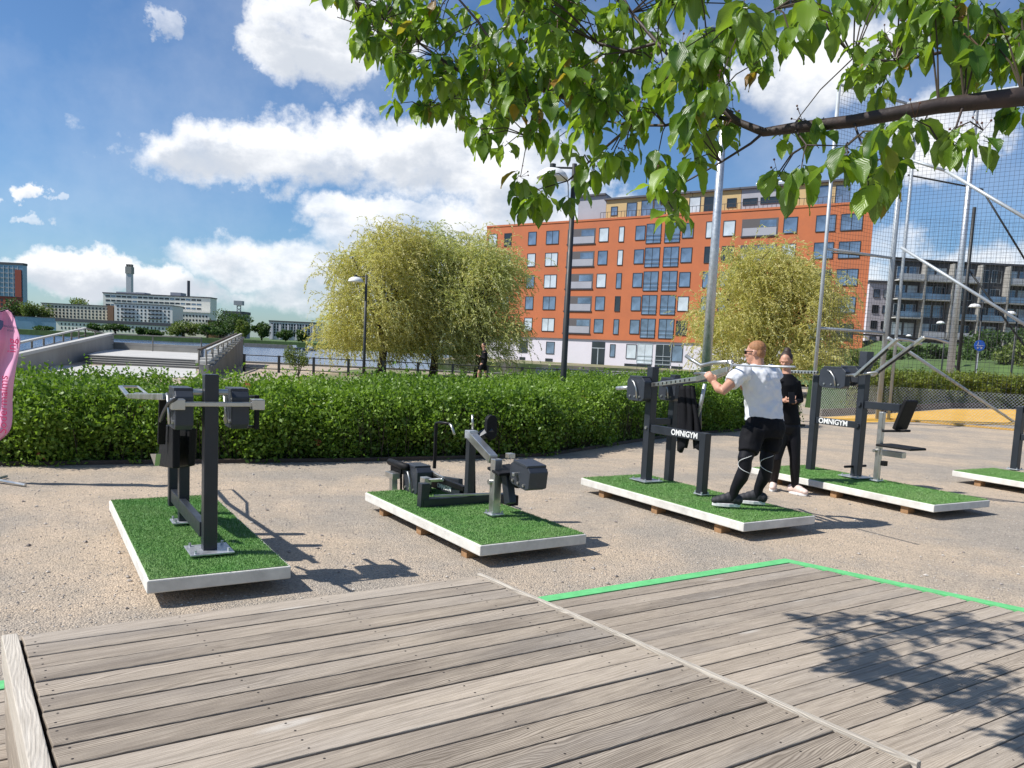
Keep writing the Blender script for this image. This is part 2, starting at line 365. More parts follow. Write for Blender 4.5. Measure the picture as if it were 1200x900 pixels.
for sgn, nm in ((0, 'back'), (1, 'front')):
    mb = MB(); mb.rv = .4; mb.box(A+e1*(Ls/2)+f1*(sgn*(Ws+.016)-(0 if sgn else .016))+V((0, 0, ZS/2-.004)), e1*(Ls/2), f1*.012, V((0, 0, ZS/2-.02))); o = mb.build('side_board', M['wood'], st, bevel=.003); wood_uv(o, e1, f1)
# lower deck with green painted edge
ZL = .03
g0 = G(0, 800, ZL); g1 = G(632, 700, ZL); g2 = G(920, 655, ZL); g3 = G(1200, 713, ZL)
for q in (g0, g1, g2, g3): q.z = 0
e2 = (g2-g1).normalized(); f2 = V((e2.y, -e2.x, 0)); rdir = (g3-g2).normalized()
org = g2.copy(); W2 = .132; nb2 = 45
sl = rdir.dot(e2)/rdir.dot(f2)
def clip(i): return (-9., sl*(i+.5)*W2-.07)
mb = MB(); boards(mb, org+f2*.10, e2, f2, -9, 0, W2, nb2, ZL, .03, 8, clip=clip, gap=.007)
o = mb.build('deck', [M['wood'], M['nail']], bevel=.003); wood_uv(o, e2, f2); o['kind'] = 'structure'
mb = MB(); mb.prism([org+e2*-9, org, org+rdir*7.5, org+rdir*7.5-e2*.06, org+f2*.095-e2*.07, org+f2*.095-e2*9], (0, 0, ZL+.004)); o = structure(mb, 'deck_edge', M['green'])
# ================================================================== DARK EDGING + HEDGE
hl = [(-420, 556), (-200, 552), (0, 548), (200, 545), (400, 543), (560, 539), (640, 536), (690, 528), (740, 520), (800, 511), (877, 505), (945, 500)]
line = []
for px, py in hl:
    q = G(px, py, 0); line.append(V((q.x, q.y, 0)))
hd = empty('hedge', line[2], 'long low leafy rose hedge with a few pinkish blooms behind the exercise machines', 'hedge')
def hedge_geo(line, depthf, hf, name, parent, mat, n, size, core=True, blooms=0, side_open=True):
    seg = []; tot = 0
    for a, b in zip(line[:-1], line[1:]):
        seg.append((a, b, (b-a).length)); tot += (b-a).length
    def frame(t):
        t *= tot
        for a, b, l in seg:
            if t <= l: break
            t -= l
        d = (b-a).normalized(); nrm = V((-d.y, d.x, 0))
        if nrm.y < 0: nrm = -nrm
        return a+d*min(t, l), nrm
    pts = []; nbump = lambda x, y: .5*math.sin(x*2.1+1.3*math.sin(y*1.7))+.3*math.sin(y*3.1+x*.9)+.35*math.sin(x*5.3+y*4.1)*math.sin(y*2.3)
    K = 400; tab = [frame(i/K) for i in range(K+1)]; per = 22; nc = n//per; cen = np.zeros((nc, 3)); spr = np.zeros((nc, 1))
    for i in range(nc):
        t = random.random(); a, nrm = tab[int(t*K)]; a2, _ = tab[min(K, int(t*K)+1)]; a = a.lerp(a2, t*K-int(t*K)); dp = depthf(t); h = hf(t)
        lump = lambda p: math.sin(p.x*1.9+1.3*math.sin(p.y*1.3))*.5+.4*math.sin(p.x*4.3+p.y*3.1)*math.sin(p.y*2.7-p.x)+.3*math.sin(p.x*8.7+p.z*6)*math.sin(p.y*7.1+p.z*5)
        if random.random() < .52:
            v = random.random()**.95; y = .14+.13*(1-math.sin(v*2.4))+.45*max(0, v-.6)**1.4*2+.10*math.sin(a.x*3.3+v*4)*v-(.12*random.random() if v < .12 else 0); p = a+nrm*y+V((0, 0, .04+v*h*.96)); L_ = lump(p)
            p = p-nrm*(L_*.17)+nrm*(random.random()**1.5*.42)
        else:
            v = random.random(); y = .3+v*(dp-.4); p = a+nrm*y; p.z = h*(1-.6*max(0, .08-v)*4); L_ = lump(p); p.z += L_*.11-random.random()**1.5*.18
            if random.random() < .07: p.z += random.uniform(.04, .17)
        cen[i] = p; spr[i] = random.uniform(.03, .085)
    out = np.repeat(cen, per, 0)+rng.normal(size=(nc*per, 3))*np.repeat(spr, per, 0)*np.array([1, 1, 1.15]); n = nc*per; out[:, 2] = np.maximum(out[:, 2], .015)
    pt_ = .5+.5*np.sin(cen[:, 0]*1.1+2*np.sin(cen[:, 1]*.8+cen[:, 2]*3)); tone = np.repeat(rng.uniform(0, 1, nc)*.4+pt_*.25, per)+rng.uniform(0, .35, n)
    axis = np.tile(np.array([[-.1, -.35, .55]]), (n, 1))
    o = leaves('foliage', out, size, mat, parent, .62, axis=axis, jit=.9, rndv=tone)
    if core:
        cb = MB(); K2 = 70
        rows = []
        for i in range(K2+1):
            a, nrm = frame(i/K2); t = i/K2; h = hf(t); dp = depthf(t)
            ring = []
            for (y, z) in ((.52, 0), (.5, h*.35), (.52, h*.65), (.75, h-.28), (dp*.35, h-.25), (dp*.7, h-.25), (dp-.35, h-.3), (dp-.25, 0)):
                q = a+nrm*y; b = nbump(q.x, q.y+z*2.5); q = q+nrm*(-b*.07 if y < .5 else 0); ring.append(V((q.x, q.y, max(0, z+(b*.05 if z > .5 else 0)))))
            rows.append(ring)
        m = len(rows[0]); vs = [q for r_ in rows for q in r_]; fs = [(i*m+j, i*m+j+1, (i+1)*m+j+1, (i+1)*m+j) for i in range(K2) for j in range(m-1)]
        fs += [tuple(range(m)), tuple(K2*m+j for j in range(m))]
        cb.add(vs, fs); cb.build('dark_core', M['hcore'], parent)  # solid core, coloured dark to stand in for shade between the leaves
    if blooms:
        for c in out[rng.choice(n, blooms, replace=False)]: leaves('bloom', c+rng.normal(size=(14, 3))*.02+np.array([0, -.02, .05]), .045, M['roseflower'], parent, .8)
    return out
hedge_geo(line, lambda t: 2.6+2.6*t, lambda t: .79+.20*t, 'hedge', hd, M['rose'], 250000, .055, blooms=30)
sp = MB()
for i in range(550):                           # bare stems showing low on the front
    t = random.random(); j = min(len(line)-2, int(t*(len(line)-1))); a = line[j].lerp(line[j+1], random.random())
    q = a+V((random.uniform(-.05, .05), .2+random.random()*.2, 0)); sp.tube([q, q+V((random.uniform(-.1, .1), random.uniform(-.16, .05), random.uniform(.3, .75)))], .004, 4, False)
sp.build('stem', M['twig'], hd)['kind'] = 'stuff'
tb = MB()
for a, b in zip(line[:-1], line[1:]): tb.bar(a+V((0, .14, .015)), b+V((0, .14, .015)), .05, .07)  # dark strip stands in for the shadow under the hedge front
tag(tb.build('dark_edging', M['timber'], bevel=.006), 'low timber board at the foot of the long hedge, darkened to stand in for shadow', 'edging')
# ================================================================== EXERCISE MACHINES
PZ = .17
GRP = 'outdoor exercise machines on turf platforms'
class Mach:
    def __init__(s, nl, fl, wid, length, label, seed=1):
        s.o = G(nl[0], nl[1], PZ) if len(nl) == 2 else nl; b = G(fl[0], fl[1], PZ) if len(fl) == 2 else fl; s.u = (s.o-b); s.u.z = 0; s.u.normalize()   # u: towards the camera along the long side
        s.v = V((-s.u.y, s.u.x, 0)); s.L = length; s.W = wid
        if s.v.x < 0: s.v = -s.v
        s.root = empty('exercise_machine', (s.o.x, s.o.y, 0), label, 'exercise machine', GRP)
        s.platform(seed)
    def pt(s, a, b, z): return s.o-s.u*a+s.v*b+V((0, 0, z-PZ))   # a back along the platform, b across, z absolute
    def pv(s, px, py, b): return PL(px, py, s.pt(0, b, 0), s.v)   # pixel onto the plane across-offset b
    def pu(s, px, py, a): return PL(px, py, s.pt(a, 0, 0), s.u)
    def add(s, name, mb, mat, parent=None, bevel=.004, smooth=False): return mb.build(name, mat, parent or s.root, smooth, bevel)
    def platform(s, seed):
        mb = MB(); c = s.pt(s.L/2, s.W/2, PZ-.045); mb.box(c, s.u*s.L/2, s.v*s.W/2, V((0, 0, .04)))
        s.slab = s.add('platform', mb, M['conc'], bevel=.008)
        r_ = np.random.default_rng(seed); n = 60000; m = .015
        a = r_.uniform(m, s.L-m, n); b = r_.uniform(m, s.W-m, n); o = np.array(s.o); u = -np.array(s.u); v = np.array(s.v)
        pts = o+u*a[:, None]+v*b[:, None]; pts[:, 2] = PZ-.005
        ax = np.tile(np.array([[.15, -.1, 1.]]), (n, 1))
        t = leaves('artificial_turf', pts, .0155, M['turf'], s.slab, .2, axis=ax, jit=.55)
        mb = MB(); mb.box(s.pt(s.L/2, s.W/2, PZ-.003), s.u*(s.L/2-m), s.v*(s.W/2-m), V((0, 0, .003))); mb.rv = .25
        mb.r = [.2]*6; mb.build('turf_backing', M['turf'], s.slab)
        for fa in (.14, .5, .86):
            for b_ in (.1, s.W-.1):
                mb = MB(); mb.box(s.pt(s.L*fa, b_, .0425), s.u*.045, s.v*.06, V((0, 0, .0424))); mb.build('support_block', M['block'], s.slab, bevel=.003)
    def post(s, a, b, ztop, w=.09, zb=None, plate=.24, name='post', mat='gun', lean=(0, 0)):
        zb = PZ if zb is None else zb
        p = s.pt(a, b, zb); q = s.pt(a, b, ztop)+V((lean[0], lean[1], 0))
        mb = MB(); mb.bar(p, q, w, w, s.v); po = s.add(name, mb, M[mat], bevel=.006)
        if plate:
            mb = MB(); mb.box(s.pt(a, b, PZ+.024), s.u*plate/2, s.v*plate/2, V((0, 0, .005))); pl = s.add('base_plate', mb, M['galv'], po, .002)
            for i in (-1, 1):
                for j in (-1, 1): mb = MB(); mb.tube([s.pt(a+i*plate*.38, b+j*plate*.38, PZ+.02), s.pt(a+i*plate*.38, b+j*plate*.38, PZ+.052)], .009, 6); s.add('bolt', mb, M['galv'], pl, 0)
        return po
    def beam(s, p, q, h=.09, w=.05, name='beam', mat='gun', text=None, tsz=.065, tpos=.5, side=None, tn=-1):
        mb = MB(); mb.bar(p, q, w, h, side or s.v); b = s.add(name, mb, M[mat], bevel=.005)
        if text:
            p = V(p); q = V(q); d = (q-p).normalized(); x = d if d.x > 0 else -d
            nrm = x.cross(V((0, 0, 1)))
            if nrm.y > 0: nrm = -nrm
            text_part(text, p.lerp(q, tpos)+nrm*(w/2+.002), x, V((0, 0, 1)), tsz, M['white'], b, bold=.0022)
        return b
    def weightbox(s, c, la=.15, lb=.06, h=.12, tilt=0., handle=True):
        """slatted grey resistance housing: chamfered case, lid, side lever"""
        c = V(c); up = V((0, 0, 1)); u = (s.u*math.cos(tilt)+up*math.sin(tilt)); w = s.v.cross(u);  w = w if w.z > 0 else -w
        poly = [c+u*(x*la)+w*(z*h)-s.v*lb for x, z in ((-1, -.75), (-.7, -1), (.7, -1), (1, -.75), (1, .7), (.75, 1), (-.75, 1), (-1, .7))]
        mb = MB(); mb.prism(poly, s.v*2*lb); bx = s.add('resistance_unit', mb, M['housing'], bevel=.006)
        mb = MB(); mb.box(c+w*(h+.006), u*la*.72, s.v*lb*1.05, w*.012); s.add('lid', mb, M['housing'], bx, .004)
        for t in (-.55, 0, .55): mb = MB(); mb.tube([c+u*la*t-w*h*.62-s.v*(lb+.012), c+u*la*t-w*h*.62-s.v*(lb-.01)], .012, 8); s.add('bolt', mb, M['steel'], bx, 0)
        if handle:
            mb = MB(); q = c-s.v*(lb+.022); mb.tube([q+u*la*.4-w*h*.75, q+u*la*.25+w*h*.1, q-u*la*.05+w*h*.6, q-u*la*.3+w*h*.75], .010, 8)
            s.add('lever', mb, M['steel'], bx, 0, True)
        return bx
    def curve(s, pts, r, name, mat, parent=None): mb = MB(); mb.tube(pts, r, 8); return s.add(name, mb, M[mat], parent, 0, True)
# ---- machine 1 : twin press seen end-on, at left
m = Mach((172, 680), (126, 582), .84, 2.5, 'leftmost exercise machine, seen end-on, its square post between two grey resistance units', 1)
mp = G(245, 648, PZ); a1 = -(mp-m.o).dot(m.u); b1 = (mp-m.o).dot(m.v)
q = G(215, 614, PZ); a2 = -(q-m.o).dot(m.u); b2 = (q-m.o).dot(m.v)
ht = m.pv(245, 438, b1).z
m.post(a1, b1, ht, .088, plate=.27)
m.post(a2, b2, PZ+.95, .075, plate=.17)
bm0 = m.pv(237, 612, b1); bm1 = m.pv(203, 588, b1-.03); a3 = -(bm1-m.o).dot(m.u); m.post(a3, b1-.03, PZ+.95, .075, plate=0, zb=bm1.z-.03)
m.beam(m.pt(a1+.04, b1-.03, bm0.z), m.pt(a3-.03, b1-.03, bm0.z), .1, .05, text=None)
zb = m.pv(245, 474, b1-.07).z-.02
m.beam(m.pt(a1-.075, b1-.21, zb), m.pt(a1-.075, b1+.28, zb), .03, .022, 'cross_bar', 'steel', side=m.u)
for b_ in (-.21, .28):
    mb = MB(); mb.box(m.pt(a1-.07, b1+b_, zb), m.u*.045, m.v*.04, V((0, 0, .034))); m.add('bar_end_block', mb, M['steel'], bevel=.005)
m.weightbox(m.pt(a1+.1, b1-.165, zb-.045), .15, .055, .125, 0.)
m.weightbox(m.pt(a1+.1, b1+.185, zb-.045), .13, .055, .125, 0.)
for b_ in (-.1, .1): mb = MB(); mb.tube([m.pt(a1+.02, b1+b_*.5, zb+.07), m.pt(a1+.02, b1+b_*1.1, zb+.07)], .022, 10); m.add('pivot', mb, M['steel'], bevel=0)
mb = MB(); c_ = m.pt(a1+.28, b1-.25, 0)
pads = [((a1+.62, b1-.14), .40, .13, .72), ((a1+.9, b1-.2), .36, .14, .66)]
for qs, b_ in ((((189, 498), (202, 498), (202, 549), (184, 546)), b1-.16), (((203, 502), (222, 502), (220, 546), (205, 549)), b1-.05)):
    mb = MB(); mb.prism([m.pv(x, y, b_) for x, y in qs], m.v*.05); m.add('back_pad', mb, M['pad'], bevel=.01)
mb = MB(); x0 = m.pv(183, 532, b1-.28); mb.prism([x0, m.pv(176, 532, b1-.3), m.pv(181, 546, b1-.28)], m.v*.03); m.add('foot_rest', mb, M['steel'], bevel=0)
h0 = m.pv(192, 465, b1-.22); h1 = m.pv(150, 464, b1-.22); h2 = m.pv(141, 453, b1-.22)
hb = m.v*.16
m.beam(h0, h1, .045, .022, 'press_arm', 'steel'); m.beam(h1, h2, .022, .04, 'press_arm', 'steel')
mb = MB(); mb.tube([h2, h2+hb], .013, 8); mb.tube([h2+hb, h1+hb+V((0, 0, .02)), h1.lerp(h0, .25)+V((0, 0, .02))], .012, 8); m.add('handle', mb, M['steel'], bevel=0)
m.curve([m.pv(188, 493, b1-.25), m.pv(192, 483, b1-.25), m.pv(198, 472, b1-.25), m.pv(206, 467, b1-.25)], .013, 'lever', 'housing')
mb = MB(); mb.bar(m.pv(191, 462, b1-.2), m.pv(189, 520, b1-.2), .05, .04, m.v); m.add('guide_bar', mb, M['black'])
r0 = m.pv(301, 463, b1+.31); mb = MB(); mb.bar(r0, m.pv(300.5, 503, b1+.31), .03, .03, m.v); mb.bar(m.pv(301, 465, b1+.31), m.pv(289, 465, b1+.31), .03, .02, m.v); mb.bar(m.pv(298, 500, b1+.31), m.pv(288, 500, b1+.31), .03, .02, m.v); m.add('guide_bar', mb, M['black'])
# ---- machine 2 : low bench machine
m = Mach((563, 639), (430, 577.5), .98, 2.2, 'low bench exercise machine with an oval head pad and a bent steel arm', 2)
q = G(549, 590, PZ); aP = -(q-m.o).dot(m.u); bP = (q-m.o).dot(m.v)
zt = m.pv(549, 508, bP).z
m.post(aP, bP, zt, .07, plate=0)
q1 = G(494, 600, PZ); aC = -(q1-m.o).dot(m.u); bC = (q1-m.o).dot(m.v)
zc = PZ+.1
m.beam(m.pu(494, 590, aP), m.pu(598, 583, aP), .09, .09, 'base_beam', 'gun', side=m.u)
m.beam(m.pu(505, 580, aP)+m.u*.055, m.pu(580, 577, aP)+m.u*.055, .02, .02, 'rail', 'steel', side=m.u)
m.beam(m.pu(497, 566, aP), m.pu(495, 598, aP), .08, .08, 'leg', 'gun', side=m.u)
mb = MB(); pz_ = m.pu(500, 599, aP); mb.tube([pz_+m.u*.04, pz_+m.u*.07], .02, 10); m.add('bolt', mb, M['steel'], bevel=0)
m.beam(m.pv(541, 577, bP-.02), m.pv(503, 564, bP-.02), .085, .05, text='OMNIGYM', tsz=.06, tpos=.45)
m.beam(m.pv(540, 566, bP+.12), m.pv(500, 560, bP+.12), .08, .05)
bx = bP-.34
m.weightbox(m.pv(489, 562, bP-.2), .16, .08, .135, 0.)
m.beam(m.pv(462, 549, bP-.28), m.pv(486, 553, bP-.2), .07, .10, 'carriage', 'black')
m.beam(m.pv(500, 556, bP-.12), m.pv(545, 573, bP-.02), .05, .04, 'guide_rail', 'black')
m.beam(m.pv(553, 512, bP+.06), m.pv(554, 585, bP+.06), .035, .05, 'guide_post', 'black')
m.beam(m.pv(461, 582, bP-.36), m.pv(461, 560, bP-.36), .07, .06, 'leg', 'steel')
mb = MB(); c = m.pv(460, 556.5, bP-.36); mb.box(c, m.u*.09, m.v*.04, V((0, 0, .028))); m.add('support_head', mb, M['steel'])
mb = MB(); mb.tube([m.pv(457, 541, bP-.3), m.pv(478, 548, bP-.3)], .035, 12); m.add('roller_pad', mb, M['pad'], bevel=0, smooth=True)
mb = MB(); mb.bar(m.pv(470, 548, bP-.3), m.pv(470, 575, bP-.3), .02, .02, m.v); m.add('strut', mb, M['black'])
c = m.pv(499, 563, bP-.36); mb = MB(); mb.box(c, m.u*.05, m.v*.035, V((0, 0, .03))); m.add('bar_end_block', mb, M['steel'])
m.beam(c, m.pv(519, 562, bP-.3), .03, .02, 'cross_bar', 'steel', side=m.u)
m.beam(m.pv(500, 550, bP-.1), m.pv(520, 561, bP-.1), .03, .02, 'rail', 'steel')
hb0 = m.pv(509, 549, bP+.1); m.beam(hb0, m.pv(511, 496, bP+.1), .03, .03, 'handle_post', 'black')
m.curve([m.pv(511, 496, bP+.1), m.pv(515, 495, bP+.1), m.pv(527, 496.5, bP+.1)], .014, 'handle_tube', 'black')
m.curve([m.pv(526, 496, bP+.1), m.pv(529, 499, bP+.1), m.pv(532.5, 509, bP+.1)], .012, 'handle', 'steel')
# bent silver arm
aS = None; q = G(579, 605, PZ); aS = -(q-m.o).dot(m.u); bS = (q-m.o).dot(m.v)
zk = m.pv(576, 536, bS)
m.post(aS, bS, zk.z, .075, plate=.13, mat='steel', name='steel_column')
top = m.pt(aP, bP, zt-.01)
m.beam(zk-(top-zk).normalized()*.04, top, .075, .075, 'bent_arm', 'steel'); mb = MB(); mb.bar(top-V((0, 0, .03)), top+V((0, 0, .045)), .09, .09, m.v); m.add('arm_collar', mb, M['galv'])
m.curve([m.pv(554, 503, bP), m.pv(553.5, 486, bP)], .01, 'locking_pin', 'steel')
mb = MB(); mb.tube([m.pt(aS+.02, bS-.06, zk.z-.2), m.pt(aS+.02, bS+.08, zk.z-.2)], .022, 10); m.add('pivot', mb, M['steel'], bevel=0)
c = m.pu(577, 501, aP-.1); up = V((0, 0, 1)); poly = []
for i in range(20):
    t = 2*math.pi*i/20; x = math.cos(t)*.058; z = math.sin(t); z = .055*z+(.06 if z > 0 else -.06); poly.append(c+m.v*x+V((0, 0, z)))
mb = MB(); mb.prism(poly, -m.u*.055); m.add('head_pad', mb, M['pad'], bevel=.012)
m.beam(m.pu(577, 503, aP-.08)+V((0, 0, 0)), m.pt(aP, bP+.01, zt-.06), .06, .06, 'pad_bracket', 'housing')
zs = m.pv(571, 547, bS).z
mb = MB(); s0 = G(571, 547, zs); s1 = G(597, 543, zs); s2 = G(615, 552, zs); s3 = G(585, 555, zs); mb.prism([s0, s1, s2, s3], V((0, 0, -.025))); m.add('seat', mb, M['pad'], bevel=.006)
m.beam(m.pv(594, 556, bS+.05), m.pv(598, 590, bS+.05), .085, .07, 'strut', 'gun')
m.weightbox(G(619, 560, .55)+V((0, 0, .02)), .15, .09, .095, -.12, handle=False)
mb = MB(); q = G(604, 563, .48); mb.box(q, m.u*.1, m.v*.05, V((0, 0, .05))); m.add('carriage', mb, M['black'])
m.beam(G(601, 556, .58), G(636, 553, .58), .03, .03, 'cross_bar', 'steel', side=m.u)
mb = MB(); mb.box(G(598, 534, .68), m.u*.035, m.v*.03, V((.0, 0, .022))); m.add('bar_end_block', mb, M['steel'])
mb = MB(); q = G(637, 560, .52); mb.bar(q-V((0, 0, .06)), q+V((0, 0, .08)), .04, .05, m.v); m.add('guide_bar', mb, M['black'])
mb = MB(); mb.bar(G(594, 584, PZ+.12), G(594, 584, PZ+.12)+m.u*.12, .09, .09, m.v); m.add('foot_block', mb, M['black'])
# ---- machine 3 : standing press used by the man
m3 = m = Mach((872, 612.5), (690, 562), .96, 2.46, 'exercise machine used by the man in the white shirt, a black jacket hung on it', 3)
def ab(m, px, py): q = G(px, py, PZ); return -(q-m.o).dot(m.u), (q-m.o).dot(m.v)
a1, b1 = ab(m, 753, 565); a2, b2 = ab(m, 826, 581); bb = (b1+b2)/2
z1 = m.pu(767, 430, a1).z; z1 = m.pv(766, 430, bb).z
m.post(a1, bb, z1, .095, plate=.27)
zt2 = m.pv(835, 511, bb).z; m.post(a2, bb, zt2+.02, .085, plate=.12)
zbm = m.pv(765, 507, bb).z
m.beam(m.pt(a1-.02, bb, zt2-.025), m.pt(a2+.04, bb, zt2-.025), .09, .055, text='OMNIGYM', tsz=.085, tpos=.70)
mb = MB(); mb.tube([m.pt(a1, bb-.06, zt2-.02), m.pt(a1, bb-.03, zt2-.02)], .018, 8); m.add('bolt', mb, M['steel'], bevel=0)
m.post(a1-.0, bb+.34, z1-.08, .085, plate=.0, name='rear_post')
m.beam(m.pt(a1, bb, zt2+.05), m.pt(a1, bb+.34, zt2+.05), .07, .05, side=m.u)
m.weightbox(m.pv(749, 456, bb-.12), .15, .055, .13, 0.)
m.weightbox(m.pv(786, 457, bb+.26), .14, .06, .12, 0.)
m.curve([m.pv(723, 455, bb-.1), m.pv(738, 454, bb-.1)], .022, 'bar_end', 'galv')
r0 = m.pv(764, 451, bb-.08); r1 = m.pv(816, 444, bb-.2); r2 = m.pv(853, 433, bb-.3)
mb = MB(); mb.bar(r0, r1, .02, .045, m.v)
m.add('press_arm', mb, M['steel'])
mb = MB()
for i in range(9): q = r0.lerp(r1, (i+.7)/10); mb.box(q-m.v*.011, (r1-r0).normalized()*.008, m.v*.002, V((0, 0, .012)))
m.add('adjustment_hole', mb, M['black'], bevel=0)['kind'] = 'stuff'
m.beam(r0+m.v*.16, r1+m.v*.16, .045, .02, 'press_arm', 'gun')
m.beam(r1, r2, .055, .022, 'arm_plate', 'steel'); m.beam(r1+m.v*.16, r2+m.v*.05, .055, .022, 'arm_plate', 'steel')
m.curve([m.pv(804, 417, bb-.1), m.pv(813, 423, bb-.1), m.pv(822, 428.5, bb-.1), m.pv(836, 425, bb-.1), m.pv(858, 424, bb-.2)], .02, 'handle', 'steel')
m.curve([m.pv(814, 438, bb-.22), m.pv(838, 437, bb-.22)], .014, 'handle', 'steel')
m.curve([m.pv(854, 436, bb-.3), m.pv(858, 427, bb-.3), m.pv(852, 424, bb-.3)], .016, 'hook', 'steel')
m.curve([m.pv(857, 428, bb-.3), m.pv(890, 429, bb-.32), m.pv(932, 430, bb-.34)], .010, 'press_bar', 'galv')
m.curve([m.pv(826, 450, bb+.1), m.pv(822, 470, bb+.1), m.pv(817, 490, bb+.1)], .02, 'lever', 'galv')
m.curve([m.pv(819, 473, bb+.12), m.pv(819, 507, bb+.12)], .03, 'strut', 'gun')
# black cloth on it
t = MB(); cols = 9; rows = 14; vs = []
for i in range(rows+1):
    for j in range(cols+1):
        f_ = i/rows; x = 797+(24*(j/cols))*(.72+.35*f_)+f_*0-2*(1-f_)*0; y = 452+f_*(76 if j % 9 in (0, 1, 2, 7, 8, 9) else 70)+(4*math.sin(j*2.4) if i == rows else 0)
        b_ = bb+.06+.018*math.sin(j*1.9+f_*2)+.01*math.sin(j*3.7)
        if i > rows-4 and j in (4, 5): y -= (i-rows+4)*2.2
        vs.append(m.pv(x, y, b_))
t.add(vs, [(i*(cols+1)+j, i*(cols+1)+j+1, (i+1)*(cols+1)+j+1, (i+1)*(cols+1)+j) for i in range(rows) for j in range(cols)])
o = t.build('jacket', M['cloth'], None, True); md = o.modifiers.new('s', 'SOLIDIFY'); md.thickness = .035
tag(o, 'black jacket hanging limp from the machine beside the man', 'jacket')
# ---- machine 4
m4 = m = Mach((1095, 591.5), (883, 548), 1.02, 2.6, 'exercise machine with two raised steel arms and a steel seat column, behind the woman', 4)
a1, b1 = ab(m, 952, 550); a2, b2 = ab(m, 1000, 560.5); a3, b3 = ab(m, 1026, 565)
bb = (b1+b2)/2
za = m.pv(960, 443, bb).z; zb_ = m.pv(1015, 412, bb).z
m.post(a1, bb, za+.04, .09, plate=.0); m.post(a2, bb, zb_-.1, .1, plate=.3)
zt2 = m.pv(980, 495, bb).z
m.beam(m.pt(a1-.04, bb, zt2), m.pt(a2+.05, bb, zt2), .085, .055, text='OMNIGYM', tsz=.095, tpos=.45)
for z_ in (0, .27): mb = MB(); mb.tube([m.pt(a2, bb-.075, zt2+z_), m.pt(a2, bb-.045, zt2+z_)], .03, 8); m.add('bolt', mb, M['gun'], bevel=0)
m.weightbox(m.pv(978, 443, bb-.1), .2, .05, .13, 0.)
m.weightbox(m.pv(996, 441, bb+.16), .16, .05, .12, 0.)
mb = MB(); mb.bar(m.pt(a2, bb, zb_-.2), m.pt(a2, bb, zb_), .13, .11, m.v); m.add('post_cap', mb, M['housing'])
m.curve([m.pv(992, 440, bb-.17), m.pv(1005, 439, bb-.17), m.pv(1028, 436, bb-.17)], .018, 'pivot', 'steel')
for (x0, y0, x1, y1, b_) in ((1002, 441, 1052, 397, bb-.2), (1022, 440, 1083, 395, bb+.0)):
    m.beam(m.pv(x0, y0, b_), m.pv(x1, y1, b_), .035, .06, 'press_arm', 'steel')
    p_ = m.pv(x1, y1, b_); mb = MB(); mb.tube([p_, p_+m.v*.12-m.u*-.06+V((0, 0, -.01)), p_+m.v*.28+m.u*.12+V((0, 0, -.05))], .016, 8); m.add('handle', mb, M['steel'], bevel=0)
    mb = MB(); d_ = (m.pv(x1, y1, b_)-m.pv(x0, y0, b_)).normalized(); mb.bar(m.pv(x0, y0, b_)+d_*.1+V((0, 0, -.028)), p_-d_*.15+V((0, 0, -.028)), .02, .018, m.v); m.add('arm_channel', mb, M['gun'], bevel=0)
m.beam(m.pv(958, 436.5, bb-.12), m.pv(925, 435.5, bb-.12), .04, .04, 'rack_rail', 'steel')
mb = MB(); 
for i in range(8): q = m.pv(956-i*3.8, 436.8-i*.1, bb-.12)-m.v*.022; mb.box(q, m.u*.008, m.v*.002, V((0, 0, .013)))
m.add('adjustment_hole', mb, M['black'], bevel=0)['kind'] = 'stuff'
m.beam(m.pv(1009, 474, bb), m.pv(1056, 478, bb), .09, .06, 'seat_beam')
mb = MB(); mb.bar(m.pv(1068, 469, bb+.0), m.pv(1054, 503, bb+.0), .24, .05, m.v); m.add('back_pad', mb, M['pad'], bevel=.015)
m.post(a3, bb, m.pv(1038, 483, bb).z, .06, plate=.12, name='seat_column', mat='steel', lean=(.0, 0))
mb = MB(); p_ = m.pv(1037, 505, bb); q_ = m.pv(1064, 505, bb); mb.bar(p_, q_, .12, .03, m.v); m.add('knee_pad', mb, M['pad'], bevel=.01)
mb = MB(); p_ = m.pv(1035, 521, bb); q_ = m.pv(1077, 525, bb); q_.z = p_.z; mb.bar(p_, q_, .3, .03, m.v); m.add('seat', mb, M['pad'], bevel=.012)
mb = MB(); p_ = m.pv(1034, 530, bb); q_ = m.pv(1060, 530, bb); q_.z = p_.z; mb.bar(p_, q_, .08, .07, m.v); m.add('seat_bracket', mb, M['steel'])
mb = MB(); mb.box(m.pv(1036, 543, bb-.05), m.u*.03, m.v*.03, V((0, 0, .03))); m.add('stop', mb, M['black'])
mb = MB(); c_ = m.pt(a2, bb, PZ+.15); mb.tube([c_-m.v*.2-m.u*.02, c_+m.v*.2-m.u*.02], .016, 8); m.add('foot_bar', mb, M['black'], bevel=0)
mb = MB(); c_ = m.pv(1028, 528, bb-.0); mb.tube([c_-m.v*.07, c_+m.v*.05], .02, 8); m.add('knob', mb, M['steel'], bevel=0)
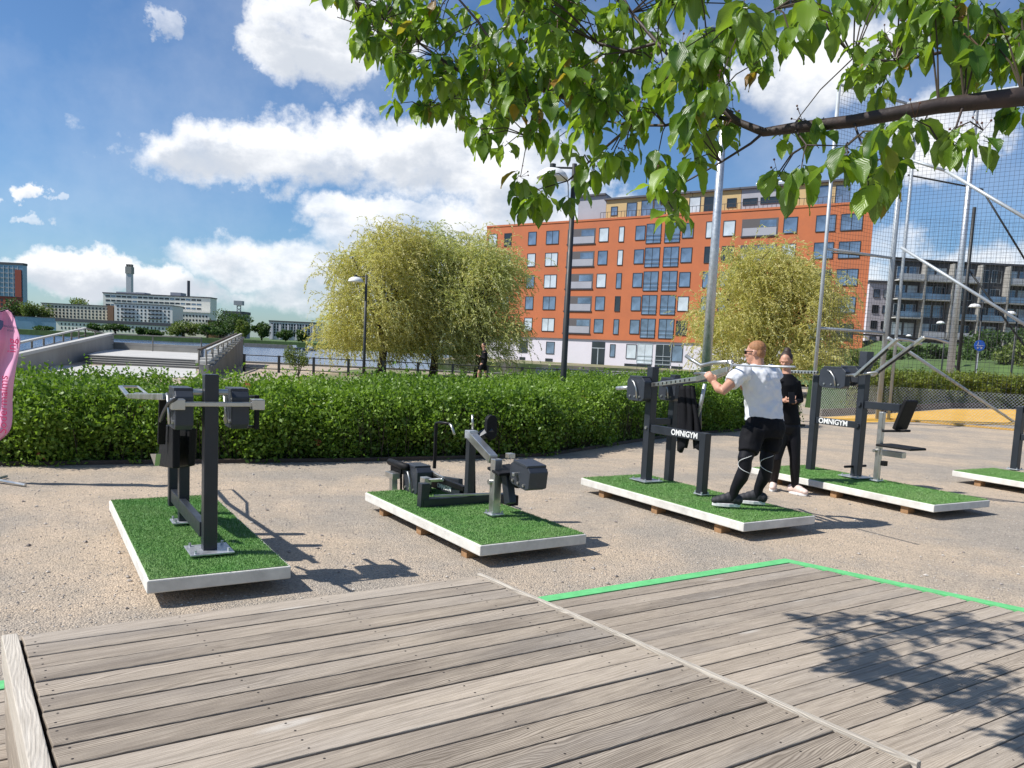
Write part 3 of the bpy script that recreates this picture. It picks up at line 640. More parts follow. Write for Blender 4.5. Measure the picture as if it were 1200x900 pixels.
# ---- machine 5, cut by the frame's right edge
o5 = G(1116, 551, PZ); m = Mach(o5+m4.u*2.5, o5, 1.0, 2.5, 'exercise machine cut off by the right edge of the photo, only its dark post showing', 5)
a1, b1 = ab(m, 1189, 551.5)
zt = m.pv(1195, 476, b1).z
m.post(a1, b1, zt, .095, plate=.16); m.post(a1-.75, b1, zt+.1, .095, plate=.24)
m.beam(m.pt(a1-.04, b1, PZ+.5), m.pt(a1-.7, b1, PZ+.5), .09, .055, text='OMNIGYM', tsz=.1)
m.beam(m.pt(a1-.04, b1, zt-.05), m.pt(a1-.7, b1, zt-.05), .09, .055)
m.weightbox(m.pt(a1-.45, b1-.2, zt+.05), .16, .06, .12)
mb = MB(); mb.box(m.pt(a1-1.3, b1, PZ+.42), m.u*.2, m.v*.15, V((0, 0, .025))); m.add('seat', mb, M['pad'], bevel=.012); m.post(a1-1.3, b1, PZ+.4, .07, name='seat_column', mat='steel', plate=.12)

# loose stones on the gravel
n = 14000; c = np.zeros((n, 3)); c[:, 1] = 3.2+9*rng.uniform(0, 1, n)**1.2; c[:, 0] = rng.uniform(-.72, .72, n)*c[:, 1]; r_ = rng.uniform(.003, .010, n)*(1+1.2*(rng.uniform(0, 1, n) > .97)); c[:, 2] = r_*.3
oc = np.array([[1, 0, 0], [0, 1, 0], [-1, 0, 0], [0, -1, 0], [.1, .1, .6], [0, 0, -.4]], float)
an = rng.uniform(0, 6.28, n); ca, sa = np.cos(an), np.sin(an); q = oc[None]*rng.uniform(.6, 1.2, (n, 6, 1)); q = np.stack([q[..., 0]*ca[:, None]-q[..., 1]*sa[:, None], q[..., 0]*sa[:, None]+q[..., 1]*ca[:, None], q[..., 2]], -1)
vs = (c[:, None]+q*r_[:, None, None]).reshape(-1, 3); tri = np.array([[0, 1, 4], [1, 2, 4], [2, 3, 4], [3, 0, 4], [1, 0, 5], [2, 1, 5], [3, 2, 5], [0, 3, 5]]); fs = (np.arange(n)[:, None, None]*6+tri[None]).reshape(-1, 3)
me = bpy.data.meshes.new('loose_stones'); me.from_pydata(vs.tolist(), [], fs.tolist()); a_ = me.attributes.new('rnd', 'FLOAT', 'FACE'); a_.data.foreach_set('value', np.repeat(rng.uniform(0, 1, n), 8).astype(np.float32))
k = NT('loose_stone'); k.col(k.mix(k.n('ShaderNodeAttribute', attribute_name='rnd').outputs['Fac'], (.22, .19, .17), (.55, .5, .44))); k.b.inputs['Roughness'].default_value = .9; me.materials.append(k.m)
tag(link('loose_stones', me), 'loose small stones scattered on the gravel', 'stones', kind='stuff')
# ================================================================== PEOPLE
def bake(mb, name, mat, parent=None, voxel=.007, smooth=4, label=None):
    me = mb.mesh('tmp', mat); t = bpy.data.objects.new('tmp', me); COL.objects.link(t)
    r_ = t.modifiers.new('r', 'REMESH'); r_.mode = 'VOXEL'; r_.voxel_size = voxel
    if smooth: sm = t.modifiers.new('s', 'SMOOTH'); sm.iterations = smooth; sm.factor = .5
    dg = bpy.context.evaluated_depsgraph_get(); out = bpy.data.meshes.new_from_object(t.evaluated_get(dg)); bpy.data.objects.remove(t)
    out.name = name; out.polygons.foreach_set('use_smooth', [True]*len(out.polygons)); out.materials.clear(); out.materials.append(mat)
    return link(name, out, parent)
def ellip(mb, c, x, y, z, nu=14, nv=9):
    """ellipsoid with half axes given as vectors"""
    t = MB(); t.sphere((0, 0, 0), 1, 1, 1, nu, nv); mb.add([V(c)+V(x)*v[0]+V(y)*v[1]+V(z)*v[2] for v in t.v], t.f)
def loft(mb, rings, n=20):
    vs = []
    for c, x, y in rings:
        for k_ in range(n): a = 2*math.pi*k_/n; vs.append(V(c)+V(x)*math.cos(a)+V(y)*math.sin(a))
    m = len(rings); fs = [(i*n+k_, i*n+(k_+1) % n, (i+1)*n+(k_+1) % n, (i+1)*n+k_) for i in range(m-1) for k_ in range(n)]
    fs += [tuple(range(n-1, -1, -1)), tuple(range((m-1)*n, m*n))]; mb.add(vs, fs)
UPZ = V((0, 0, 1))
def head(mb, c, f, sc=1., tilt=0.):
    f = V(f).normalized(); f = (f+UPZ*tilt).normalized(); s_ = f.cross(UPZ).normalized(); u = s_.cross(f)
    E_ = lambda p, a, b, d: ellip(mb, V(c)+f*p[0]*sc+s_*p[1]*sc+u*p[2]*sc, f*a*sc, s_*b*sc, u*d*sc)
    E_((-.012, 0, .022), .092, .074, .088); E_((.022, 0, -.035), .062, .056, .072); E_((.05, 0, -.085), .032, .03, .022)
    E_((.088, 0, -.018), .016, .011, .022); E_((.082, 0, -.058), .010, .022, .008); E_((.068, 0, .022), .02, .05, .012)
    for q in (-1, 1): E_((-.005, q*.077, -.01), .018, .008, .03); E_((.06, q*.038, -.02), .02, .016, .016)
    return f, s_, u
def hand(mb, w, d, palm_n, curl=.8, sc=1.):
    """wrist point, direction, palm normal; five separate fingers curl to the palm side"""
    d = V(d).normalized(); n = V(palm_n); n = (n-d*n.dot(d)).normalized(); s_ = d.cross(n)
    ellip(mb, V(w)+d*.045*sc, d*.052*sc, s_*.04*sc, n*.016*sc, 10, 7)
    for i, (o, L) in enumerate(((-.03, .062), (-.01, .074), (.011, .07), (.031, .055))):
        p = V(w)+d*.085*sc+s_*o*sc; a = 0; pts = [V(w)+d*.05*sc+s_*o*sc*.9, p]
        for j in range(3): a += curl*(.9-.1*j); p = p+(d*math.cos(a)+n*math.sin(a))*L*sc*(.45, .32, .25)[j]; pts.append(p)
        mb.tube(pts, [.010*sc, .0095*sc, .009*sc, .0085*sc, .007*sc], 7)
    p = V(w)+d*.02*sc-s_*.035*sc; mb.tube([V(w)+d*.01*sc-s_*.01*sc, p, p+(d*.8-s_*.5+n*.4).normalized()*.035*sc, p+(d*.9-s_*.2+n*.9).normalized()*.06*sc], [.012*sc, .012*sc, .010*sc, .008*sc], 7)
def shoe(a, f, name, parent, up_mat, sc=1.):
    """a: point on the ground under the ankle"""
    f = V(f).normalized(); s_ = f.cross(UPZ).normalized(); mb = MB()
    for x, w, h in ((-.06, .043, .10), (-.02, .047, .125), (.03, .048, .12), (.075, .052, .10), (.12, .052, .08), (.15, .044, .068)):
        ellip(mb, V(a)+f*x*sc+UPZ*(h*.5+.02)*sc, f*.05*sc, s_*w*sc, UPZ*h*.55*sc, 10, 7)
    mb.tube([V(a)+UPZ*.05*sc-f*.02, V(a)+UPZ*.10*sc-f*.025], .045*sc, 12)
    o = bake(mb, name, up_mat, parent, .008, 3)
    mb = MB(); poly = []
    for i in range(18):
        t = 2*math.pi*i/18; x = .138*math.cos(t)+.05; poly.append(V(a)+f*x*sc+s_*(.050-.010*(math.cos(t) < -.2))*math.sin(t)*sc+UPZ*.001)
    mb.prism(poly, UPZ*.034*sc); mb.build('sole', M['sole'], o, bevel=.004)
# ---- man in white shirt
pz = G(872, 592, PZ+.03)
man = empty('person', (pz.x, pz.y, 0), 'man in white t-shirt, black shorts and sunglasses pressing the arm of the machine', 'person', None)
f = V((-.93, .36, 0)).normalized()
LF = G(857, 592.5, PZ+.03); RF = G(886, 589.5, PZ+.03)
LA = LF+V((.0, 0, .08)); RA = RF+V((.0, 0, .08)); D0 = (LF.y+RF.y)/2
LK = P(872.5, 542, LF.y-.06); RK = P(898, 541.5, RF.y-.06); LH = P(886, 500, D0-.08); RH = P(906, 499, D0+.1)
sh_L = P(869, 437, D0-.10); sh_R = P(908, 437, D0+.16); elL = P(846, 459, D0-.22); wrL = P(837, 449, D0-.02)
elR = P(886, 462, D0+.42); wrR = P(869, 453, D0+.4)
hc = P(885, 413, D0+.06); nk = P(888, 428, D0+.04)
mb = MB(); fh, sh_, uh = head(mb, hc, (-.86, .5, 0), 1.0, -.1)
mb.tube([P(889, 436, D0+.03), nk, hc-uh*.04-fh*.02], [.075, .06, .058], 12)
for a_, e_, w_ in ((sh_L, elL, wrL), (sh_R, elR, wrR)):
    mb.tube([a_, a_.lerp(e_, .5), e_, e_.lerp(w_, .35), w_], [.06, .052, .043, .045, .03], 12)
hand(mb, wrL, P(832, 442, D0-.02)-wrL, V((-.3, .8, .5)), .75); hand(mb, wrR, wrR-elR, V((0, 0, -1)), .75)
for H_, K_, A_ in ((LH, LK, LA), (RH, RK, RA)): mb.tube([H_-V((0, 0, .02)), H_.lerp(K_, .3), K_, K_.lerp(A_, .42)-f*.02, A_], [.06, .06, .045, .042, .03], 12)
pv_ = P(897, 492, D0); wd = V((.93, .33, 0)); fd = V((-.33, .93, 0))
loft(mb, [(pv_, wd*.13, fd*.085), (P(894, 462, D0+.02), wd*.14, fd*.08), (P(889, 440, D0+.03), wd*.16, fd*.085), (P(888.5, 432, D0+.03), wd*.1, fd*.06)])
bake(mb, 'body', M['skin'], man, .007, 3)
def px2m(w, D): return w*D/F
mb = MB()
rings = [(493, 896.5, 23.5, .155), (488, 896, 23, .15), (480, 895.5, 22, .14), (468, 894, 22.5, .13), (455, 892.5, 23.5, .135), (444, 890.5, 24.5, .135), (436, 888.5, 23.5, .12), (431.5, 888, 17, .09), (428, 888, 9, .065)]
loft(mb, [(P(cx, y+(cx-896)*.05, D0+.03), wd*px2m(w, D0)/.93, fd*d) for y, cx, w, d in rings], 28)
sl1 = sh_L.lerp(elL, .56)
mb.tube([sh_L+wd*.06, sh_L, sl1], [.085, .085, .075], 16); mb.tube([sh_R-wd*.06, sh_R, sh_R.lerp(elR, .5)], [.085, .083, .075], 16)
ts = bake(mb, 'shirt', M['tee'], man, .009, 5)
tx = bpy.data.textures.new('folds', 'CLOUDS'); tx.noise_scale = .09; tx.noise_depth = 1
dm = ts.modifiers.new('d', 'DISPLACE'); dm.texture = tx; dm.strength = .04; dm.mid_level = .5
mb = MB()
loft(mb, [(P(896, 484, D0+.03), wd*px2m(22, D0), fd*.12), (P(897, 492, D0+.0), wd*px2m(24, D0), fd*.14), (P(896.5, 502, D0), wd*px2m(26, D0), fd*.155), (P(895, 512, D0), wd*px2m(25.5, D0), fd*.14)], 24)
mb.tube([P(884, 503, D0-.08), P(880, 516, D0-.1), P(876.5, 531, LK.y-.0)], [.115, .112, .092], 16); mb.tube([P(905, 503, D0+.08), P(903.5, 516, D0+.06), P(901, 530, RK.y)], [.112, .11, .092], 16)
so = bake(mb, 'shorts', M['cloth'], man, .009, 4); dm = so.modifiers.new('d', 'DISPLACE'); dm.texture = tx; dm.strength = .02; dm.mid_level = .5
for K_, A_, H_ in ((LK, LA, LH), (RK, RA, RH)):
    mb = MB(); mb.tube([H_.lerp(K_, .4), K_+UPZ*.03, K_-UPZ*.05+f*-.008, K_.lerp(A_, .42)-f*.02, K_.lerp(A_, .75), A_-UPZ*.03], [.088, .07, .062, .066, .048, .042], 14)
    bake(mb, 'legging', M['leggings'], man, .009, 3)
    # pale loop seam round the knee
    mb = MB(); pts = []
    for i in range(21):
        s_ = -1+i/10; th = math.radians(-105*(1-s_*s_)+38); pts.append(K_+V((.074*math.sin(th), -.074*math.cos(th), .085*s_-.01)))
    mb.tube(pts, .0028, 6); mb.build('stripe', M['white'], man, True)
shoe(LF-UPZ*(LF.z-PZ-.02), (-.95, .12, 0), 'shoe', man, M['shoe'], .98); shoe(RF-UPZ*(RF.z-PZ-.02), (-.95, .25, 0), 'shoe', man, M['shoe'], .98)
mb = MB(); ellip(mb, hc-fh*.018+uh*.038, fh*.089, sh_*.077, uh*.078); ellip(mb, hc-fh*.048-uh*.005, fh*.052, sh_*.071, uh*.066)
bake(mb, 'hair', M['hair'], man, .006, 1)
mb = MB()
for q in (-1, 1): ellip(mb, hc+fh*.085+sh_*q*.035+uh*.005, fh*.006, sh_*.027, uh*.02); mb.tube([hc+fh*.085+sh_*q*.055+uh*.01, hc+fh*.0+sh_*q*.082+uh*.008], .004, 6)
mb.build('sunglasses', M['black'], man, True)
# ---- woman behind him
q = G(931, 579, 0); DW = q.y; RFw = q; LFw = G(906, 574, 0)
wo = empty('person', (q.x, q.y, 0), 'woman all in black with pale shoes looking at a phone, behind the man', 'person')
hc = P(921, 423, DW); mb = MB(); fh, sh_, uh = head(mb, hc, (-.5, -.85, 0), .93, -.35)
mb.tube([P(922, 440, DW), hc-uh*.05-fh*.02], [.055, .045], 12)
SL = P(913, 446, DW-.05); SR = P(932, 447, DW); EL = P(911, 467, DW-.05); ER = P(937, 470, DW-.02); WL = P(921, 470, DW-.26); WR = P(929, 471.5, DW-.22)
for a_, e_, w_ in ((SL, EL, WL), (SR, ER, WR)): mb.tube([a_, e_, w_], [.045, .036, .024], 10)
hand(mb, WL, V((.6, -.1, .15)), V((0, -.4, 1)), .6, .9); hand(mb, WR, V((-.8, -.2, .2)), V((0, -.4, 1)), .6, .9)
pv_ = P(923, 492, DW); WLH = P(917, 500, DW); WRH = P(928, 500, DW)
kL = P(910, 537, DW-.04); kR = P(931.5, 535, DW-.04); aL = LFw+UPZ*.08; aR = RFw+UPZ*.08
mb.tube([WLH, kL, aL], [.075, .05, .032], 12); mb.tube([WRH, kR, aR], [.075, .05, .032], 12)
loft(mb, [(pv_, V((.13, .03, 0)), V((0, .09, 0))), (P(922, 470, DW), V((.11, .03, 0)), V((0, .08, 0))), (P(922, 447, DW), V((.13, .03, 0)), V((0, .08, 0))), (P(922, 441, DW), V((.07, 0, 0)), V((0, .05, 0)))])
bake(mb, 'body', M['skin'], wo, .008, 3)
mb = MB(); loft(mb, [(P(924, 497, DW), V((.155, .03, 0)), V((0, .12, 0))), (P(923, 484, DW), V((.145, .03, 0)), V((0, .115, 0))), (P(922.5, 466, DW), V((.13, .03, 0)), V((0, .11, 0))), (P(922.5, 451, DW), V((.15, .03, 0)), V((0, .115, 0))), (P(922.5, 443.5, DW), V((.13, .02, 0)), V((0, .08, 0))), (P(922, 438, DW), V((.06, 0, 0)), V((0, .06, 0)))])
mb.tube([SL, EL, EL.lerp(WL, .7)], [.062, .05, .04], 12); mb.tube([SR, ER, ER.lerp(WR, .7)], [.062, .05, .04], 12)
bake(mb, 'top', M['cloth'], wo, .01, 4)
mb = MB(); loft(mb, [(P(923, 490, DW), V((.14, .03, 0)), V((0, .1, 0))), (P(923, 500, DW), V((.16, .03, 0)), V((0, .12, 0))), (P(923, 507, DW), V((.14, .03, 0)), V((0, .1, 0)))])
mb.tube([WLH, WLH.lerp(kL, .5), kL, kL.lerp(aL, .35), aL], [.1, .088, .062, .06, .042], 12); mb.tube([WRH, WRH.lerp(kR, .5), kR, kR.lerp(aR, .35), aR], [.1, .088, .064, .062, .042], 12)
bake(mb, 'leggings', M['leggings'], wo, .01, 3)
shoe(RFw, (.55, -.75, 0), 'shoe', wo, M['shoel'], .92); shoe(LFw, (-.35, -.9, 0), 'shoe', wo, M['shoel'], .92)
mb = MB(); ellip(mb, hc-fh*.025+uh*.035, fh*.08, sh_*.077, uh*.078); ellip(mb, hc-fh*.08+uh*.10, fh*.045, sh_*.045, uh*.045); ellip(mb, hc-fh*.06-uh*.02, fh*.045, sh_*.07, uh*.06)
bake(mb, 'hair', M['hairb'], wo, .008, 2)
mb = MB(); c_ = (WL+WR)/2+V((0, -.07, .05)); mb.box(c_, V((.036, 0, 0)), V((0, .03, .065)), V((0, .004, -.002))); tag(mb.build('phone', M['black'], bevel=.003), 'dark phone held in both hands by the woman in black', 'phone')
# ---- walker far behind the hedge
DK = 34.; wk = empty('person', P(567, 448, DK), 'distant walker in a black hooded jacket and shorts looking down, behind the hedge', 'person')
z0 = P(567, 420, DK); gx = z0.x; base = V((gx, DK, 0)); hc = base+V((-.03, 0, 1.66)); mb = MB()
fh, sh_, uh = head(mb, hc, (-1, -.1, 0), 1., -.3); mb.tube([base+UPZ*1.4, hc-UPZ*.05], .055, 10)
for q in (-1, 1):
    mb.tube([base+V((q*.05, q*.1, .9)), base+V((q*.14-.05, q*.1, .5)), base+V((q*.2, q*.1, .08))], [.08, .055, .04], 10)
    mb.tube([base+V((.03, q*.18, 1.38)), base+V((.08, q*.2, 1.12)), base+V((-.2, q*.08, 1.2))], [.05, .042, .03], 10); hand(mb, base+V((-.2, q*.08, 1.2)), V((-1, 0, .2)), V((0, 0, 1)), .6)
bake(mb, 'body', M['skin'], wk, .012, 2)
mb = MB(); loft(mb, [(base+UPZ*.85, V((.13, 0, 0)), V((0, .18, 0))), (base+V((.03, 0, 1.1)), V((.13, 0, 0)), V((0, .18, 0))), (base+V((.03, 0, 1.35)), V((.13, 0, 0)), V((0, .22, 0))), (base+V((0.01, 0, 1.46)), V((.08, 0, 0)), V((0, .12, 0)))])
for q in (-1, 1): mb.tube([base+V((.03, q*.2, 1.37)), base+V((.08, q*.22, 1.12)), base+V((-.15, q*.1, 1.18))], [.075, .065, .05], 10)
bake(mb, 'jacket', M['cloth'], wk, .015, 3)
mb = MB(); loft(mb, [(base+UPZ*.95, V((.12, 0, 0)), V((0, .17, 0))), (base+UPZ*.8, V((.13, 0, 0)), V((0, .18, 0)))])
for q in (-1, 1): mb.tube([base+V((q*.04, q*.09, .85)), base+V((q*.1-.03, q*.1, .6))], .1, 12)
bake(mb, 'shorts', M['cloth'], wk, .015, 3)
for q in (-1, 1): shoe(base+V((q*.2, q*.1, 0)), (-1, 0, 0), 'shoe', wk, M['shoe'])
mb = MB(); ellip(mb, hc-fh*.03+uh*.04, fh*.085, sh_*.08, uh*.078); mb.build('hair', M['hairb'], wk, True)
# ================================================================== LAMPS, MASTS, FENCES
def lamp(px, py_top, D, label, base=None, side=-1, hgt=None, r=.055, head_=True, grp='park lamps with white bowl heads'):
    t = P(px, py_top, D); b = V((t.x, t.y, 0)); L = empty('street_lamp', b, label, 'lamp', grp)
    mb = MB(); mb.tube([b, V((t.x, t.y, 1.0)), V((t.x, t.y, t.z))], [r*1.25, r*1.1, r*.85], 12); mb.build('lamp_post', M['lamp'], L, True)
    c = V((t.x+side*.42, t.y, t.z-.22)); mb = MB(); mb.tube([V((t.x, t.y, t.z-.08)), c+UPZ*.13], .02, 8); mb.tube([c+UPZ*.08, c+UPZ*.2], .06, 10); mb.build('arm', M['lamp'], L)
    mb = MB(); n = 20; prof = ((.05, .12), (.16, .1), (.26, .03), (.31, -.06), (.30, -.08)); vs = [c+V((r_*math.cos(2*math.pi*i/n), r_*math.sin(2*math.pi*i/n), z)) for r_, z in prof for i in range(n)]
    mb.add(vs, [(j*n+i, j*n+(i+1) % n, (j+1)*n+(i+1) % n, (j+1)*n+i) for j in range(len(prof)-1) for i in range(n)]+[tuple(range(n)), tuple((len(prof)-1)*n+i for i in range(n))]); mb.build('lamp_shade', M['white'], L, True)
    return L
lamp(429.5, 322, 32, 'black park lamp with white bowl head in front of the left willows')
lamp(673.5, 192, 15.8, 'tall black park lamp just behind the hedge, its white head among the overhanging leaves', r=.056)
lamp(853, 341, 40, 'black park lamp with white bowl head in front of the right willow')
lamp(1152, 354, 44, 'park lamp behind the cage net, nearest the blue round sign'); lamp(1193, 363, 49, 'park lamp behind the cage at the right edge of the photo')
lamp(1109, 375, 62, 'small distant park lamp behind the cage, left of the tall white mast'); lamp(1070, 391, 86, 'smallest and farthest park lamp, seen beside the cage post')
def mast(px, py, px0, py0, D, zt, r0, r1, label, mat='galvpost'):
    t = P(px, py, D); b = V((t.x, t.y, 0)); mb = MB(); mb.tube([b, V((t.x, t.y, zt*.5)), V((t.x, t.y, zt))], [r0, (r0+r1)/2, r1], 16)
    o = empty('floodlight_mast', b, label, 'mast'); mb.build('mast_tube', M[mat], o, True)
    mb = MB(); mb.tube([b, b+UPZ*.05], r0*2, 16); mb.build('base_flange', M['galv'], o)
    mb = MB(); mb.bar((t.x-.6, t.y, zt), (t.x+.6, t.y, zt), .08, .08); mb.build('cross_arm', M['galv'], o)
    for q in (-.5, .5): mb = MB(); mb.box((t.x+q, t.y-.12, zt+.2), (.16, 0, 0), (0, .06, .03), (0, -.05, .15)); mb.build('floodlight', M['housing'], o, bevel=.02)
mast(835, 325, 0, 0, 21, 9.5, .14, .08, 'thick pale mast rising behind the man into the leaves', 'galv')
mast(1125, 320, 0, 0, 40, 14.5, .19, .11, 'tall pale mast seen through the cage net', 'galv')
# low metal railing along the quay
ra = V((P(286, 440, 36).x, 36, 0)); rb = V((P(775, 440, 36).x, 36, 0)); fe = empty('railing', ra, 'low dark metal railing along the quay behind the hedge', 'railing'); n = 12
for i in range(n+1): p_ = ra.lerp(rb, i/n); mb = MB(); mb.bar(p_, p_+UPZ*.78, .11, .05, V((1, 0, 0))); mb.build('post', M['lamp'], fe)
for z in (.74, .42, .16): mb = MB(); mb.tube([ra+UPZ*z, rb+UPZ*z], .022, 6); mb.build('rail', M['lamp'], fe)
mb = MB(); w0 = P(690, 436, 39); mb.ab(w0.x-2.6, w0.x+4.5, 39, 39.4, 0, .72); tag(mb.build('parapet', M['concl']), 'low light grey parapet behind the railing, below the orange building', 'wall')
# ball cage
cg = empty('ball_cage', V((8.5, 22.7, 0)), 'tall galvanised ball cage with fine netting and slanting braces at right', 'sports cage')
A_ = G(950.5, 491, 0); B_ = G(1028.6, 491, 0); dca = (B_-A_).normalized(); dcg = (G(1189, 505, 0)-B_).normalized(); C_ = B_+dcg*11
def cpart(name, pts, r, mat='galvpost', n=8): mb = MB(); mb.tube(pts, r, n); return mb.build(name, M[mat], cg, True)
HT = 9.2
for p_, r_ in ((A_, .055), (B_, .08), (B_+dcg*.3, .045), (C_, .08)): cpart('post', [p_, p_+UPZ*HT], r_)
nrm = V((-dcg.y, dcg.x, 0)); pin = lambda px, py: PL(px, py, A_, nrm)
za = pin(975, 291).z; zb2 = pin(965, 384.5).z
for z in (za, zb2, HT): cpart('rail', [A_+UPZ*z, B_+UPZ*z], .04)
cpart('rail', [B_+UPZ*HT, C_+UPZ*HT], .04)
cpart('brace', [pin(1041, 396), G(1189, 495, 0)], .045); cpart('brace', [pin(1056, 290), pin(1215, 389)], .04); cpart('brace', [pin(1108, 200), pin(1260, 290)], .045); cpart('brace', [pin(1062, 186), pin(1108, 200)], .04)
bk = nrm*17
for q in (6.6, 13): p_ = V((P(1126, 400, 41).x, 41, 0)) if q == 6.6 else A_+bk+dcg*(q+2); cpart('post', [p_, p_+UPZ*HT*1.06], .09, 'lamp' if q == 6.6 else 'galvpost')
bkp = lambda px, py: P(px, py, 41)
for pts in ([bkp(975, 296), bkp(1134, 309)], [bkp(1064, 205), bkp(1152, 222)], [bkp(960, 388), bkp(1130, 401)]): cpart('rail', pts, .045, 'lamp')
for pts in ([bkp(1152, 224), bkp(1212, 322)], [bkp(1135, 316), bkp(1215, 425)], [bkp(1110, 418), bkp(1155, 472)]): cpart('brace', pts, .05, 'lamp')
def net(name, o, d, L, z0, z1, cell, r, diag=False, mat='net'):
    mb = MB(); d = V(d)
    if diag:
        h = z1-z0; n = int((L+h)/cell)
        for i in range(n):
            for sg in (1, -1):
                a = i*cell-(h if sg > 0 else 0); s0, s1 = (a, a+h) if sg > 0 else (a, a-h)
                p, q = (s0, z0), (s1, z1)
                def cl(p, q):
                    (x0, y0), (x1, y1) = p, q
                    for lim in (0, L):
                        if (x0-lim)*(x1-lim) < 0:
                            t = (lim-x0)/(x1-x0); y = y0+(y1-y0)*t
                            if (lim == 0) == (x0 < lim): x0, y0 = lim, y
                            else: x1, y1 = lim, y
                    return (x0, y0), (x1, y1)
                p, q = cl(p, q)
                if min(p[0], q[0]) < -.01 or max(p[0], q[0]) > L+.01: continue
                mb.tube([o+d*p[0]+UPZ*p[1], o+d*q[0]+UPZ*q[1]], r, 3, False)
    else:
        for i in range(int(L/cell)+1): mb.tube([o+d*(i*cell)+UPZ*z0, o+d*(i*cell)+UPZ*z1], r, 3, False)
        for j in range(int((z1-z0)/cell)+1):
            z = z0+j*cell; pts = [o+d*(L*t/6)+UPZ*(z-.02*math.sin(t*1.3+j)) for t in range(7)]; mb.tube(pts, r, 3, False)
    return mb.build(name, M[mat], cg)
net('net', A_+nrm*.05, dca, (B_-A_).length, .9, HT, .115, .0038); net('net', B_+nrm*.05, dcg, 11, .9, HT, .115, .0038)
net('net', bkp(1062, 400)-UPZ*bkp(1062, 400).z, V((1, 0, 0)), 12, 2., HT, .16, .004)
net('chain_link', A_+nrm*.03, dca, (B_-A_).length, .02, 1.0, .09, .003, True, 'galv'); net('chain_link', B_+nrm*.03, dcg, 11, .02, 1.0, .09, .003, True, 'galv')
mb = MB(); mb.bar(B_+UPZ*.03+nrm*.08, C_+UPZ*.03+nrm*.08, .05, .05); mb.build('base_rail', M['yellow'], cg)
g = MB(); pq = [G(x, y, .008) for x, y in ((962, 489), (1043, 484.5), (1112, 479.5), (1260, 480.5), (1260, 501), (1060, 494), (962, 496))]; g.add(pq, [tuple(range(7))]); structure(g, 'pitch', M['yellow'])
tl = [G(x, y, 0) for x, y in ((962, 488), (1043, 483.5), (1112, 478.5), (1262, 478.5))]; mb = MB()
for a_, b_ in zip(tl[:-1], tl[1:]): mb.bar(a_+UPZ*.11, b_+UPZ*.11, .08, .22)
tag(mb.build('dark_edging', M['timber'], bevel=.01), 'dark timber board behind the yellow pitch', 'edging'); b = tl[1]
h2 = empty('hedge', b, 'yellow-green clipped hedge behind the yellow pitch at right', 'hedge')
hedge_geo([G(1012, 484, 0)+V((0, .3, 0)), tl[2]+V((0, .3, 0)), tl[3]+V((4, .3, 0))], lambda t: 2.2, lambda t: 1.30, 'h', h2, M['hedge2'], 60000, .09, blooms=0)
# blue round sign
t = P(1148, 405, 43.5); sg = empty('round_sign', (t.x, t.y, 0), 'round blue path sign with white figures on a thin post behind the cage', 'sign')
mb = MB(); mb.tube([(t.x, t.y+.04, 0), (t.x, t.y+.04, t.z+.3)], .03, 8); mb.build('post', M['galvpost'], sg)
mb = MB(); mb.tube([(t.x, t.y-.01, t.z), (t.x, t.y+.01, t.z)], .3, 28); dd = mb.build('sign_disc', M['blue'], sg)
mb = MB(); mb.bar((t.x-.2, t.y-.014, t.z), (t.x+.2, t.y-.014, t.z), .004, .02, V((0, 1, 0)))
for x, z in ((-.09, .12),): mb.tube([(t.x+x, t.y-.016, t.z+z+.06), (t.x+x, t.y-.012, t.z+z+.06)], .03, 10); mb.bar((t.x+x, t.y-.014, t.z+z+.02), (t.x+x-.02, t.y-.014, t.z+z-.09), .004, .04, V((0, 1, 0)))
for x in (-.1, .1): mb.tube([(t.x+x, t.y-.016, t.z-.12), (t.x+x, t.y-.012, t.z-.12)], .05, 12)
mb.bar((t.x-.1, t.y-.014, t.z-.11), (t.x+.06, t.y-.014, t.z-.06), .004, .02, V((0, 1, 0))); mb.build('pictogram', M['white'], dd)
# pink flag
fb = G(-14, 566, 0); fl = empty('beach_flag', (fb.x, fb.y, 0), 'pink feather flag with magenta lettering at the left edge', 'flag')
Df = fb.y; tp = P(2, 362, Df)
mb = MB(); mb.tube([fb+UPZ*.02, fb+UPZ*1.2, V((fb.x+.0, Df, 1.6)), V((tp.x-.06, Df, tp.z-.04)), V((tp.x+.06, Df, tp.z+.0)), V((tp.x+.13, Df, tp.z-.05))], [.014, .013, .012, .009, .007, .005], 8); mb.build('pole', M['black'], fl, True)
mb = MB(); mb.tube([fb+V((-.2, 0, .02)), fb+V((.1, 0, .035)), G(30, 568.5, .02)], .016, 8); mb.tube([fb+V((0, -.3, .02)), fb+V((0, .3, .02))], .014, 8); mb.build('cross_foot', M['steel'], fl)
edge = [(10, 362), (18, 372), (19, 384), (25, 395), (23, 410), (21, 420), (17, 440), (15, 455), (14, 470), (15, 490), (13, 505), (4, 513), (-4, 519)]
vs = []; nc = 14
for i, (x, y) in enumerate(edge):
    for j in range(nc+1):
        t_ = j/nc; xx = -22+(x+22)*t_; vs.append(P(xx, y+(1-t_)*(6 if i < len(edge)-3 else 10), Df+.05*math.sin(t_*9+i*.55)+.02*math.sin(i*1.7)))
mb.__init__(); mb.add(vs, [(i*(nc+1)+j, i*(nc+1)+j+1, (i+1)*(nc+1)+j+1, (i+1)*(nc+1)+j) for i in range(len(edge)-1) for j in range(nc)]); fo = mb.build('flag_cloth', M['pink'], fl, True)
sb_ = fo.modifiers.new('s', 'SUBSURF'); sb_.levels = 1; sb_.render_levels = 2; so_ = fo.modifiers.new('t', 'SOLIDIFY'); so_.thickness = .004
def ftext(body, px, py, size, mat): text_part(body, P(px, py, Df-.075), (.04, 0, 1), (-1, 0, 0), size, mat, fo, depth=.0005)
